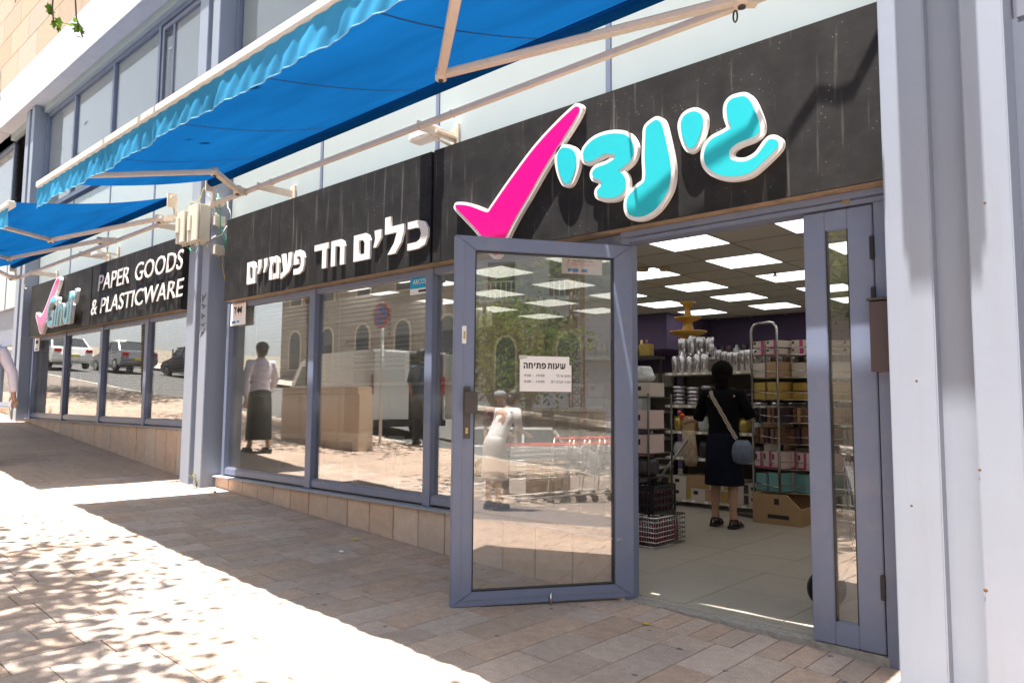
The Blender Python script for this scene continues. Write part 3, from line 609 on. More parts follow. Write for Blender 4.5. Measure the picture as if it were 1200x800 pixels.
P('knife_print', MB().box((-2.10, -.0135, 2.12), (-2.0, -.0125, 2.14)), M_ink, n2)
n3 = notice('notice', 'small white sticker at the top of the farthest pane under the English sign', 'sticker', -12.60, -12.33, 2.06, 2.29, -.05)
P('logo', MB().box((-12.54, -.0525, 2.19), (-12.40, -.0505, 2.25)), M_ink, n3); P('printed_line', MB().box((-12.55, -.0525, 2.08), (-12.42, -.0505, 2.11)), M_blue, n3)
# opening hours on the leaf
NO = T / 2 - .022
def on_leaf(s, z, n=.006): return Vector((DU.x * s + DN.x * n, DU.y * s + DN.y * n, z))
hn = thing('opening_hours_notice', on_leaf(.58, 1.27), 'white opening hours notice taped to the glass of the open door', 'notice')
pl = [(.744, 1.275), (.411, 1.275), (.411, 1.44), (.425, 1.44), (.425, 1.492), (.744, 1.492)]
bb = MB(); bb.add([on_leaf(s, z, .006) for s, z in pl] + [on_leaf(s, z, .009) for s, z in pl], [(0, 1, 2, 3, 4, 5), (11, 10, 9, 8, 7, 6)] + [(i, i + 6, (i + 1) % 6 + 6, (i + 1) % 6) for i in range(6)])
P('sheet', bb, M_paper, hn)
LX = -DU        # reading direction runs towards the hinge
def ltext(s, s0, w_, z, h_, thick=.01, n=.0095, m=None, par=None, nm='word'):
    return text(s, on_leaf(s0, z, n), LX, EZ, w_, h_, .0006, nm, m or M_ink, par or hn, thick=thick)
HEB.update({'vav': ([(.0, 1), (.32, 1), (.32, 0), (.06, 0), (.06, .76), (0, .76)], .32), 'he': ([(0, 1), (.55, 1), (.76, .9), (.82, .72), (.82, 0), (.56, 0), (.56, .68), (.46, .76), (0, .76)], .82),
 'tav': ([(.02, 1), (.56, 1), (.76, .9), (.84, .72), (.84, 0), (.58, 0), (.58, .68), (.46, .76), (.34, .76), (.34, .2), (.2, 0), (-.06, 0), (-.06, .2), (.06, .24), (.08, .76), (.02, .76)], .84),
 'shin': ([(0, 1), (.22, 1), (.30, .27), (.44, .24), (.46, 1), (.68, 1), (.68, .24), (.84, .34), (.92, 1), (1.14, 1), (1.08, .30), (.86, .04), (.7, 0), (.12, 0)], 1.14)})
def leaf_word(keys, s0, w_, z, h_):
    gap = .16; tot = sum(HEB[k][1] for k in keys) + gap * (len(keys) - 1); sx = w_ / tot; x = 0; hl = world_loc(hn)
    for k in keys:
        outl = [HEB[k][0]] + ([[(.04, 0), (.3, 0), (.3, .56), (.04, .56)]] if k == 'he' else [])
        for po in outl:
            o = poly_mesh([Vector((x + u * sx, z + v * h_)) for u, v in po], 0, .0007, 'letter', M_ink, hn)
            for v in o.data.vertices: c = v.co + hl; v.co = on_leaf(s0 - c.x, c.z, .0093 + c.y) - hl
        x += (HEB[k][1] + gap) * sx
leaf_word(('he', 'het', 'yod', 'tav', 'pe'), .722, .145, 1.415, .036); leaf_word(('tav', 'vav', 'ayin', 'shin'), .565, .115, 1.415, .036)
for z, a, bq in ((1.365, '.9:00 - .19:00', "'ה-'א םימי"), (1.328, '.9:00 - .14:00', "גח יברעו 'ו םוי")):
    ltext(a, .722, .135, z, .016, .004); ltext(bq, .545 if 'ג' in bq else .51, .128 if 'ג' in bq else .093, z, .017, .004)
P('tape', MB().add([on_leaf(s, z, .0098) for s, z in ((.75, 1.47), (.70, 1.478), (.70, 1.497), (.75, 1.497))], [(0, 1, 2, 3)]), mat('clear_tape', (.5, .5, .45), .3), hn, fix=False)
dn = thing('phone_notice', on_leaf(.33, 2.02), 'pale notice with a telephone number at the top right of the open door', 'notice')
bb = MB(); pl = [(.47, 2.022), (.20, 2.022), (.20, 2.118), (.47, 2.118)]
bb.add([on_leaf(s, z, -.01) for s, z in pl] + [on_leaf(s, z, -.006) for s, z in pl], [(0, 1, 2, 3), (7, 6, 5, 4)] + [(i, i + 4, (i + 1) % 4 + 4, (i + 1) % 4) for i in range(4)])
P('sheet', bb, mat('cream_paper', (.78, .70, .64), .6), dn)
ltext('1-700-70-33-33', .435, .19, 2.075, .018, .01, -.0055, M_pinkp, dn); ltext('םילכ לש תוריש', .43, .17, 2.10, .012, .0, -.0055, M_ink, dn)
P('logo', lf(MB().box((.36, -.0058, 2.035), (.43, -.0052, 2.055)).box((.30, -.0058, 2.035), (.34, -.0052, 2.055))), M_blue, dn)

# ================================================================== AWNINGS
AR, AF = (-.43, 3.56), (-2.02, 3.165)       # roller and front edge (y, z)
def awning(xl, xr, arms, label):
    a = thing('awning', ((xl + xr) / 2, -.43, 3.56), label, 'awning', 'blue folding arm awnings along the shop front')
    nx, ny = 60, 12; b = MB(); vs = []
    for i in range(nx + 1):
        x = xl + .03 + (xr - xl - .06) * i / nx
        for j in range(ny + 1):
            t = j / ny; sag = .05 * sin(pi * t) + .006 * sin(x * 7 + t * 5) * sin(pi * t); vs.append((x, AR[0] + (AF[0] + .02 - AR[0]) * t, AR[1] + .03 + (AF[1] - AR[1]) * t - sag))
    b.add(vs, [(i * (ny + 1) + j, i * (ny + 1) + j + 1, (i + 1) * (ny + 1) + j + 1, (i + 1) * (ny + 1) + j) for i in range(nx) for j in range(ny)], True)
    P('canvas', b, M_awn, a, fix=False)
    rr = random.Random(int(xr * 10)); nx = int((xr - xl) / .022); vs = []; ph = rr.uniform(0, 9)
    for i in range(nx + 1):
        x = xl + (xr - xl) * i / nx; L = .165 + .022 * abs(sin((x - xl) * 1.3 + ph)) + .004 * sin(x * 9); rp = .007 * sin(x * 11 + 1.3 * sin(x * 3)) + .004 * sin(x * 27 + 2 * sin(x * 7)) + .002 * sin(x * 71)
        for j in range(9):
            t = j / 8; vs.append((x, AF[0] - .03 + rp * t * (0.6 + .8 * abs(sin(x * 3.1))) + .004 * sin(x * 40 + t * 6), AF[1] - .035 - L * t))
    b = MB().add(vs, [(i * 9 + j, i * 9 + j + 1, (i + 1) * 9 + j + 1, (i + 1) * 9 + j) for i in range(nx) for j in range(8)], True)
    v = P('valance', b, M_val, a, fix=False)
    hem = [Vector(vs[i * 9 + 8]) for i in range(nx + 1)]; P('hem', MB().tube(hem, .0035, 4), mat('pale_hem', (.25, .5, .7), .7), v)
    for k in range(1, int((xr - xl) / 1.18) + 1):
        x = xl + k * 1.18; sm_ = MB(); pts = []
        for j in range(13):
            t = j / 12; sag = .05 * sin(pi * t) + .006 * sin(x * 7 + t * 5) * sin(pi * t); pts.append((AR[0] + (AF[0] + .02 - AR[0]) * t, AR[1] + .03 + (AF[1] - AR[1]) * t - sag - .003))
        sm_.add([(x + q, y_, z_) for y_, z_ in pts for q in (-.008, .008)], [(2 * j, 2 * j + 1, 2 * j + 3, 2 * j + 2) for j in range(12)]); P('seam', sm_, mat('canvas_seam', (.004, .05, .16), .9), a, fix=False)
    P('front_bar', MB().box((xl, AF[0] - .045, AF[1] - .03), (xr, AF[0] + .035, AF[1] + .04)), M_bar, a, bevel=.012)
    P('roller', MB().cyl((xl + .03, AR[0], AR[1]), (xr - .03, AR[0], AR[1]), .045, 20), M_awn, a)
    tb = P('torsion_bar', MB().box((xl - .05, -.415, 3.312), (xr + .02, -.375, 3.352)), M_cream, a, bevel=.003)
    for x in [xl + .02, xr - .02]:
        P('end_bracket', MB().box((x - .012, -.49, 3.46), (x + .012, -.38, 3.62)).bar((x, -.385, 3.35), (x, -.40, 3.50), .03).cyl((x - .03, AR[0], AR[1]), (x + .03, AR[0], AR[1]), .035, 12), M_cream, a)
    for x in ((xl + 1.0, (xl + xr) / 2 + .1) if xr > 0 else (xl + 1.0, (xl + xr) / 2 + .1, xr - .5)):
        wb = MB().box((x, -.42, 3.30), (x + .012, -.02, 3.37)).box((x - .04, -.03, 3.22), (x + .05, -.012, 3.42)); P('wall_bracket', wb, M_cream, a)
    if xl > -6: P('joint_sleeve', MB().box((-3.9, -.419, 3.308), (-3.86, -.371, 3.356)).box((-1.3, -.419, 3.308), (-1.292, -.371, 3.356)), M_cream, tb)
    for sh, el, fr in arms:
        sh, el, fr = Vector(sh), Vector(el), Vector(fr)
        u = MB().bar(sh, el, .062, .045, up=(0, -.14, 1)); ua = P('folding_arm', u, M_cream, a, bevel=.008)
        P('forearm', MB().bar(el, fr, .055, .042, up=(0, -.14, 1)), M_cream, ua, bevel=.008)
        P('elbow_joint', MB().cyl(el + Vector((0, 0, -.035)), el + Vector((0, 0, .035)), .036, 14), M_cream, ua)
        P('shoulder', MB().cyl(sh + Vector((0, 0, -.04)), sh + Vector((0, 0, .04)), .042, 14).bar(sh, Vector((sh.x + (.06 if el.x < sh.x else -.06), -.395, 3.332)), .07, .07), M_cream, ua)
        P('pin', MB().cyl(el + Vector((0, 0, -.045)), el + Vector((0, 0, -.034)), .015, 10), M_dsteel, ua); P('pin', MB().cyl(sh + Vector((0, 0, -.052)), sh + Vector((0, 0, -.04)), .02, 10), M_dsteel, ua)
    return a
awning(-5.12, 1.575, [((.99, -.45, 3.33), (-.74, -1.01, 3.25), (.53, -2.0, 3.13)), ((-4.36, -.50, 3.32), (-3.70, -1.05, 3.24), (-4.45, -2.0, 3.13))], 'large blue canvas awning hanging over the shop door and Hebrew sign')
awning(-12.7, -6.06, [((-6.14, -.55, 3.31), (-7.99, -1.14, 3.23), (-7.0, -2.0, 3.12)), ((-7.95, -.58, 3.31), (-9.79, -1.16, 3.22), (-8.9, -2.0, 3.12)), ((-12.3, -.55, 3.3), (-11.0, -1.1, 3.23), (-12.0, -2.0, 3.12))], 'blue canvas awning farther down, over the English sign')
# hooks on the torsion bar
hk = MB().tube([(.93 + .012 * sin(t * pi / 5), -.40, 3.275 + .032 * cos(t * pi / 5)) for t in range(10)], .005, 6, closed=True)
tag(P('iron_hook', hk, M_dsteel, None) if 0 else hk.build('iron_hook', M_dsteel), 'small iron ring hanging from the cream awning bar near the right pillar', 'hook')

# junction boxes, flood lights and loose wires
def jbox(x0, x1, z0, z1, y0, y1, label, lid=True):
    j = thing('junction_box', ((x0 + x1) / 2, y1, z0), label, 'junction box', 'cream electrical boxes on the far column')
    P('case', MB().box((x0, y0 + .02, z0), (x1, y1, z1)), M_boxcream, j, bevel=.01)
    P('lid', MB().box((x0 - .004, y0, z0 - .004), (x1 + .004, y0 + .018, z1 + .004)), M_boxcream, j, bevel=.008)
    if lid: P('breaker_flap', MB().box((x0 + .03, y0 - .02, z0 + .12), (x0 + .11, y0, z0 + .30)), M_boxcream, j, bevel=.005)
    P('gland', MB().cyl(((x0 + x1) / 2, (y0 + y1) / 2, z0 - .03), ((x0 + x1) / 2, (y0 + y1) / 2, z0), .014, 10).cyl((x0 + .05, (y0 + y1) / 2, z0 - .025), (x0 + .05, (y0 + y1) / 2, z0), .012, 10), M_boxcream, j)
jbox(-6.07, -5.85, 3.03, 3.40, -.38, -.235, 'left one of the two tall cream boxes on the column front')
jbox(-5.74, -5.49, 3.0, 3.42, -.39, -.235, 'right one of the two tall cream boxes on the column front')
def sbox(y0, y1, z0, z1, label):
    j = thing('junction_box', (-5.48, (y0 + y1) / 2, z0), label, 'junction box', 'small cream junction boxes on the column side')
    P('case', MB().box((-5.488, y0, z0), (-5.43, y1, z1)), M_boxcream, j, bevel=.006); P('lid', MB().box((-5.43, y0 - .004, z0 - .004), (-5.42, y1 + .004, z1 + .004)), M_boxcream, j, bevel=.004)
    P('gland', MB().cyl((-5.45, (y0 + y1) / 2, z0 - .02), (-5.45, (y0 + y1) / 2, z0), .01, 8), M_boxcream, j)
sbox(-.21, -.10, 3.19, 3.30, 'upper small cream box on the side of the column'); sbox(-.20, -.09, 2.86, 2.965, 'lower small cream box on the side of the column')
rb = thing('socket', (-5.48, -.16, 3.45), 'round cream socket above the boxes on the column side', 'socket')
P('body', MB().cyl((-5.488, -.16, 3.46), (-5.43, -.16, 3.46), .055, 18), M_boxcream, rb); P('cap', MB().cyl((-5.43, -.16, 3.46), (-5.41, -.16, 3.46), .03, 14), M_boxcream, rb)
M_green = mat('green_wire', (.03, .28, .16), .5); M_wwire = mat('white_wire', (.7, .68, .6), .5); M_ywire = mat('yellow_wire', (.5, .42, .12), .5)
wr = random.Random(3)
wires = [((-5.45, -.15, 3.19), (-5.40, -.05, 2.9), M_green, 'green wire looping below the upper small box'), ((-5.42, -.2, 3.55), (-5.40, -.06, 2.75), M_green, 'long green wire running down beside the sign edge'),
         ((-5.6, -.30, 2.98), (-5.38, -.08, 3.2), M_wwire, 'white wire curving from the tall box to the sign edge'), ((-5.45, -.1, 2.85), (-5.40, -.05, 2.55), M_ywire, 'yellowish wire below the lowest small box'),
         ((-5.95, -.3, 3.0), (-5.6, -.3, 3.0), M_green, 'short green wire hanging between the two tall boxes'), ((-5.45, -.12, 3.3), (-5.35, -.35, 3.5), M_wwire, 'white wire rising from the column to the awning bar'),
         ((-5.43, -.08, 3.5), (-5.38, -.04, 3.0), M_wwire, 'white wire hanging in a loop beside the column'), ((-6.0, -.3, 3.42), (-5.55, -.3, 3.62), M_ywire, 'thin wire rising over the left tall box'),
         ((-12.75, -.2, 3.2), (-12.4, -.35, 3.3), M_wwire, 'white wire looping under the far awning bar')]
for p, q, m_, lab in wires:
    for z in range(1):
        tag(MB().tube(wiggle(p, q, 10, .05, wr, .07), .0055, 5).build('loose_wire', m_), lab, 'wire', 'loose wires at the awning ends')
def flood(x, z, lab):
    f = thing('flood_light', (x, -.05, z), lab, 'lamp', 'white flood lights over the signs')
    P('housing', MB().box((x - .13, -.30, z - .04), (x + .13, -.16, z + .07)), M_white, f, bevel=.015)
    P('lens', MB().box((x - .09, -.305, z - .02), (x + .09, -.298, z + .05)), mat('frosted_lens', (.75, .78, .8), .2), f)
    P('bracket', MB().bar((x + .15, -.02, z - .1), (x + .15, -.02, z + .12), .05, .02).bar((x + .15, -.02, z), (x + .15, -.24, z), .02).bar((x + .15, -.02, z - .08), (x + .1, -.25, z - .03), .015), M_cream, f)
flood(-1.80, 3.33, 'white flood light on a bracket above the joint of the near sign'); flood(-9.05, 3.33, 'white flood light on a bracket above the far sign')
# cable swinging above the door sign (outside the picture, its shadow falls on the sign)
sh = [(1.57, -0.16, 3.03), (1.51, -0.16, 2.92), (1.44, -0.16, 2.8), (1.37, -0.16, 2.785), (1.27, -0.16, 2.83), (1.2, -0.16, 2.75), (1.1, -0.16, 2.62), (1.0, -0.16, 2.58), (0.9, -0.2, 2.66), (0.76, -0.2, 2.61), (0.68, -0.2, 2.58), (0.41, -0.2, 2.5), (0.32, -0.2, 2.44), (0.18, -0.2, 2.37), (0, -0.2, 2.25)]
pts = [Vector((x, yy - .157 * (3.72 - z), 3.72)) for x, yy, z in sh]
cb = thing('slack_cable', (1, -.3, 3.72), 'slack black cable strung above the door sign', 'cable')
P('cable_run', MB().tube([(1.62, -.235, 3.72)] + pts[:-1] + [(.15, -.40, 3.9), (.1, -.43, 4.6)], .0085, 6), M_black, cb)
# unseen box added above the frame to cast shade on the near column
shade_box = thing('added_shade_box', (1.85, -.2, 4.1), 'unseen white box added high on the near column to shade it', 'shade box')
P('case', MB().box((1.665, -.60, 4.10), (2.0, -.25, 4.75)), M_white, shade_box, bevel=.02); P('bracket', MB().box((1.68, -.25, 4.05), (1.72, -.2, 4.8)).box((1.94, -.25, 4.05), (1.98, -.2, 4.8)), M_dsteel, shade_box); P('front_plate', MB().box((1.69, -.607, 4.15), (1.975, -.60, 4.7)), M_dsteel, shade_box)

# ================================================================== SHOP INTERIOR
M_floor = mat('shop_floor_tile', (0.40, 0.365, 0.31), 0.28, var=0.07, nscale=5, rnd=0.05, dirt=0.25, dirtcol=(0.22, 0.2, 0.17), dscale=3)
M_ceil = mat('ceiling_tile', (0.58, 0.54, 0.47), 0.9, var=0.05, nscale=30, rnd=0.03)
M_purple = mat('purple_paint', (0.085, 0.055, 0.12), 0.7, var=.06, nscale=4)
floor = struct(MB().box((-20, .04, -.3), (2.1, 8.6, -.006)).build('shop_floor', mat('tile_joint', (.10, .095, .085), .9)))
TS = .583
tm = MB().box((-TS / 2 + .002, -TS / 2 + .002, -.01), (TS / 2 - .002, TS / 2 - .002, 0)).mesh('floor_tile'); tm.materials.append(M_floor)
for i in range(-7, 4):
    for j in range(0, 13):
        cx = .30 + TS * (i + .5); cy = .09 + TS * (j + .5)
        if cx > 2.0: continue
        o = link('floor_tile', tm, floor); o.location = (cx, cy, R.uniform(-.0008, .0008)); o.rotation_euler.z = R.choice((0, pi / 2, pi))
ef = MB().box((-20, .06, -.009), (.30 - 7 * TS - .004, 8.6, -.001)); stuff(ef.build('distant_tiles', M_floor, floor))
P('door_strip', MB().box((0, .045, -.01), (1.58, .088, -.001)), M_floor)
CH = 2.76; CS = .628
ceil = struct(MB().box((-20, .10, CH + .03), (2.1, 8.7, CH + .06)).build('ceiling', M_ceil))
cm = MB().box((-CS / 2 + .006, -CS / 2 + .006, 0), (CS / 2 - .006, CS / 2 - .006, .02)).mesh('ceiling_tile'); cm.materials.append(M_ceil)
M_panel = mat('light_diffuser', (.9, .9, .9), .5, emit=(1.0, 0.99, 0.96), estr=0.65)
ORD = ['first', 'second', 'third', 'fourth', 'fifth', 'sixth', 'seventh', 'eighth']
grid = MB()
for i in range(-9, 6):
    x = -1.215 + CS * i; grid.box((x - .008, .1, CH + .004), (x + .008, 8.6, CH + .012))
for j in range(0, 15):
    y = 3.27 - CS * 5 + CS * j; grid.box((-7.0, y - .008, CH + .005), (2.1, y + .008, CH + .013))
grid.build('ceiling_grid', M_grout if 0 else mat('grid_metal', (.30, .27, .24), .6), ceil)['kind'] = 'stuff'
for i in range(-9, 5):
    for j in range(0, 14):
        x = -1.215 + CS * (i + .5); y = 3.27 - CS * 5 + CS * (j + .5)
        if y > 8.5 or x > 2.05: continue
        if i % 2 == 0 and j % 2 == 1 or (i % 2 == 0 and j == 11):
            L = thing('ceiling_light', (x, y, CH), f'square ceiling light panel in row {ORD[j // 2]} from the door, {ORD[(4 - i) // 2]} from the right', 'ceiling light', 'square light panels in the shop ceiling')
            P('diffuser', MB().box((x - CS / 2 + .014, y - CS / 2 + .014, CH + .002), (x + CS / 2 - .014, y + CS / 2 - .014, CH + .01)), M_panel, L)
        else:
            o = link('ceiling_tile', cm, ceil); o.location = (x, y, CH + .008)
for k in range(7):
    for j in range(3):
        x = -8 - k * 1.7; y = 1.2 + j * 2.4
        L = thing('ceiling_light', (x, y, CH), f'square ceiling light panel behind the far windows, {ORD[k]} past the column, {ORD[j]} inwards', 'ceiling light', 'light panels behind the far windows')
        P('diffuser', MB().box((x - .3, y - .3, CH + .002), (x + .3, y + .3, CH + .01)), M_panel, L)
sd_ = thing('smoke_detector', (-.62, 2.4, CH), 'small cream smoke detector on the ceiling just inside the door', 'smoke detector')
def ceil_disc(o, x, y, r, m): P('base', MB().cyl((x, y, CH - .03), (x, y, CH + .004), r, 16), m, o)
ceil_disc(sd_, -.62, 1.9, .05, M_boxcream)
o = thing('ceiling_vent', (-1.9, 3.2, CH), 'pair of round yellowed ceiling fittings beside a light panel', 'ceiling fitting'); ceil_disc(o, -1.95, 3.2, .07, mat('yellowed_plastic', (.42, .30, .12), .5)); ceil_disc(o, -1.75, 3.35, .06, mat('yellowed_plastic', (.42, .30, .12)))
o = thing('sprinkler', (-.9, 4.4, CH), 'small dark sprinkler head hanging from the ceiling', 'sprinkler'); P('rose', MB().lathe((-.9, 4.4, CH - .05), [(.0, 0), (.04, .005), (.012, .02), (.012, .05)], 12), M_dsteel, o)
def wall(name, a, b, m): return struct(MB().box(a, b).build(name, m))
wall('back_wall', (-20, 8.6, 0), (2.1, 8.7, 2.85), M_purple)
wall('right_wall', (2.0, .15, 0), (2.1, 8.6, 2.85), mat('cream_paint', (.45, .42, .38), .8))
wall('left_wall', (-20.1, .1, 0), (-20, 8.6, 2.85), M_purple)
wall('bulkhead', (-7.5, 7.0, 2.15), (-3.9, 8.6, 2.79), M_purple)
wall('partition', (-6.2, .12, 0), (-6.1, 5.0, 2.79), mat('cream_paint', (.45, .42, .38)))
wall('window_back_wall', (-12.9, 1.6, .5), (-6.2, 1.7, 2.79), mat('dark_panelling', (.10, .085, .07), .8, var=.2, nscale=3))
# blinds behind the shop windows
M_slat = mat('blind_slat', (.42, .38, .32), .5, var=.05)
def blind(x0, x1, z0, z1, lab, y=.16):
    b = MB(); z = z0
    while z < z1: b.add([(x0, y, z), (x1, y, z), (x1, y + .022, z + .016), (x0, y + .022, z + .016)], [(0, 1, 2, 3)]); z += .042
    t = thing('venetian_blind', ((x0 + x1) / 2, y, z0), lab, 'blind', 'venetian blinds behind the shop windows'); stuff(P('slats', b, M_slat, t, fix=False))
    P('head_rail', MB().box((x0, y - .01, z1), (x1, y + .03, z1 + .04)), M_slat, t); P('cord', MB().cyl((x0 + .1, y, z0), (x0 + .1, y, z1), .003, 5).cyl((x1 - .1, y, z0), (x1 - .1, y, z1), .003, 5), M_white, t)
blind(-5.2, -3.72, 1.25, 2.22, 'beige venetian blind behind the left pane of the near shop window')
blind(-3.58, -1.99, 1.5, 2.22, 'beige venetian blind behind the wide middle pane of the near shop window')
blind(-7.58, -6.14, 1.05, 2.22, 'beige venetian blind behind the pane nearest the double column')
blind(-10.9, -9.38, 1.0, 2.22, 'beige venetian blind behind the second far pane')
blind(-9.22, -7.72, 1.0, 2.22, 'beige venetian blind behind the third far pane')
blind(-12.62, -11.05, 1.0, 2.22, 'beige venetian blind behind the farthest pane under the English sign')
# ---------------- shelving
M_board = mat('cream_shelf_board', (.50, .46, .38), .5, var=.04); M_wire = mat('shelf_chrome', (.35, .33, .32), .3, .9)
M_silver = mat('silver_foil', (.60, .58, .60), .22, .85, var=.15, nscale=30, rnd=.15); M_kraft = mat('kraft_cardboard', (.36, .23, .12), .8, var=.08, rnd=.12)
M_pink = mat('pink_white_carton', (.55, .42, .40), .6, rnd=.1); M_mag = mat('magenta_print', (.42, .04, .16), .5); M_gold = mat('gold_foil', (.50, .36, .10), .35, .5, var=.2, nscale=60); M_teal = mat('teal_carton', (.16, .32, .32), .5, rnd=.05)
M_dark = mat('dark_packet', (.05, .035, .045), .4, rnd=.4, hue=.5); M_brown = mat('brown_packet', (.16, .08, .05), .5, rnd=.3); M_clear = mat('clear_wrap', (.45, .47, .47), .15, spec=.8, var=.2, nscale=25); M_ivory = mat('ivory_carton', (.50, .44, .38), .6, rnd=.1)
rp0 = random.Random(5)
ORDN = ['first', 'second', 'third', 'fourth', 'fifth', 'sixth', 'seventh', 'eighth', 'ninth', 'tenth', 'eleventh', 'twelfth'] + [f'{k}th' for k in range(13, 20)] + ['20th', '21st', '22nd', '23rd'] + [f'{k}th' for k in range(24, 31)] + ['31st', '32nd', '33rd'] + [f'{k}th' for k in range(34, 41)]
def shelf_unit(x0, x1, y0, y1, zs, zt, lab):
    t = thing('shelf_unit', ((x0 + x1) / 2, y0, 0), lab, 'shelving')
    P('back_panel', MB().box((x0, y1 - .02, .05), (x1, y1, zt)), mat('shelf_back', (.16, .14, .12), .7), t)
    for x in (x0, x1): P('upright', MB().box((x - .02, y1 - .06, 0), (x + .02, y1 + .01, zt)), M_dsteel, t)
    for z in zs:
        sb_ = P('shelf_board', MB().box((x0, y0, z - .035), (x1, y1 - .02, z)), M_board, t, bevel=.004)
        tg = MB(); x = x0 + .05
        while x < x1 - .06: tg.box((x, y0 - .004, z - .032), (x + .05, y0 - .0005, z - .004)); x += rp0.choice((.09, .12, .17))
        stuff(P('price_tags', tg, M_paper, sb_))
    return t
shelf_unit(-2.12, -.25, 3.95, 4.45, (.09, .58, .89, 1.20, 1.59), 1.75, 'cream gondola shelving of foil goods facing the door, behind the shopper')
shelf_unit(-3.6, -2.18, 3.7, 4.3, (.10, .45, .80, 1.13, 1.46), 1.6, 'cream shelving at the left beside the door leaf, boards set lower than the middle unit')
shelf_unit(-3.8, 1.9, 8.1, 8.55, (.10, .5, .9, 1.3, 1.7, 2.05), 2.2, 'long dark shelving along the purple back wall')
rp = random.Random(11); cnt = {}
def item(kind, x, y, z, w_, d_, h_, lab, grp, cat='package'):
    """one article of goods standing on z"""
    name = {'roll': 'foil_roll', 'tin': 'silver_tin', 'pack': 'foil_pack', 'box': 'carton', 'bag': 'goods_bag', 'bottle': 'bottle', 'cup': 'cup_stack'}[kind[0]]
    m_ = kind[1]; b = MB(); X0, X1, Y0, Y1 = x - w_ / 2, x + w_ / 2, y - d_ / 2, y + d_ / 2
    if kind[0] in ('roll', 'tin', 'cup'): b.lathe((x, y, z), [(0, 0), (w_ / 2, 0), (w_ / 2, h_ * .93), (w_ / 2 * .85, h_), (0, h_)], 12)
    elif kind[0] == 'bottle': b.lathe((x, y, z), [(0, 0), (w_ / 2, .005), (w_ / 2, h_ * .62), (w_ * .2, h_ * .78), (w_ * .2, h_ * .95), (0, h_)], 10)
    elif kind[0] in ('pack', 'bag'):
        n = 7; g = []
        for i in range(n):
            t = i / (n - 1); s = 1 - .25 * abs(2 * t - 1) ** 3; g.append(((x + rp.uniform(-.006, .006), y, z + h_ * t), w_ / 2 * s * (1 + rp.uniform(-.08, .08)), d_ / 2 * s))
        b.loft(g, 9)
    else: b.box((X0, Y0, z), (X1, Y1, z + h_))
    t = tag(b.build(name, m_, None, bevel=.004 if kind[0] == 'box' else 0), lab, cat, grp)
    if kind[0] == 'box' and len(kind) > 2:
        MB().box((X0 - .001, Y0 - .002, z + .01), (X0 + w_ * .22, Y0 + .0, z + h_ - .01)).build('printed_band', kind[2], t)
        MB().box((X0 + w_ * .35, Y0 - .0015, z + h_ * .45), (X0 + w_ * .6, Y0, z + h_ * .75)).build('printed_mark', M_ink, t)
    return t
def row(kinds, x0, x1, y, z, w_, d_, h_, lab, grp, gap=.004, levels=1, jit=.1):
    x = x0 + w_ / 2; q_ = 0
    while x < x1 - w_ / 2 + .01:
        zz = z
        for L in range(levels):
            k = rp.choice(kinds); hh = h_ * (1 + rp.uniform(-jit, jit)); item(k, x, y + rp.uniform(-.01, .01), zz, w_ - gap, d_, hh, ORDN[q_] + '-from-left ' + (ORDN[L] + '-layer ' if levels > 1 else '') + lab, grp); zz += hh + .001
        x += w_; q_ += 1
row([('tin', M_silver)], -1.50, -.98, 4.05, 1.59, .075, .075, .24, 'tall silver roll standing on the top board of the middle unit', 'silver rolls on the top board')
row([('pack', M_silver)], -2.08, -1.52, 4.05, 1.59, .10, .12, .20, 'silver foil pack at the left end of the top board of the middle unit', 'silver packs at the left of the top board')
row([('pack', M_silver), ('tin', M_silver)], -2.02, -1.45, 4.12, 1.80, .12, .12, .23, 'silver pack stacked on a second layer above the top board', 'upper layer of silver packs')
row([('tin', M_silver), ('tin', M_brown)], -.95, -.30, 4.05, 1.59, .07, .07, .20, 'slim silver tin on the right half of the top board', 'slim tins on the right of the top board')
row([('pack', M_silver)], -2.08, -1.50, 4.10, 1.20, .19, .26, .045, 'flat foil tray pack stacked at the left of the second board', 'flat foil tray packs on the second board', levels=5, jit=.2)
row([('pack', M_silver), ('pack', M_dark)], -1.45, -.30, 4.10, 1.20, .2, .26, .05, 'flat foil or dark pack stacked behind the shopper on the second board', 'flat packs behind the shopper', levels=4, jit=.2)
row([('bag', M_clear), ('bag', M_gold), ('box', M_kraft)], -2.08, -.30, 4.10, .89, .17, .25, .17, 'bagged goods on the third board of the middle unit', 'bagged goods on the third board')
row([('bag', M_kraft), ('bag', M_clear), ('bag', M_dark), ('box', M_ivory)], -2.08, -.30, 4.10, .58, .17, .25, .18, 'bagged goods on the fourth board of the middle unit', 'bagged goods on the fourth board')
row([('box', M_ivory, M_gold), ('box', M_ivory, M_dark), ('box', M_kraft)], -2.08, -.30, 4.10, .09, .24, .3, .13, 'flat carton on the bottom board of the middle unit', 'cartons on the bottom board', levels=2)
for z, lab in ((.10, 'bottom'), (.45, 'second'), (.80, 'third')):
    row([('bag', M_dark), ('bag', M_clear), ('box', M_kraft), ('bag', M_brown)], -3.5, -2.2, 3.85, z, .18, .28, .22, f'soft pack on the {lab} board of the left unit', f'soft packs on the {lab} board of the left unit')
row([('box', M_clear), ('bottle', M_gold), ('box', M_clear), ('box', M_dark)], -3.5, -2.2, 3.82, 1.13, .12, .2, .22, 'clear plastic tub or bottle on the fourth board of the left unit', 'tubs on the left unit')
row([('bottle', M_dark), ('bottle', M_brown), ('bottle', M_gold)], -3.5, -2.3, 3.9, 1.80, .08, .08, .2, 'dark bottle standing high on the left unit', 'dark bottles on the left unit')
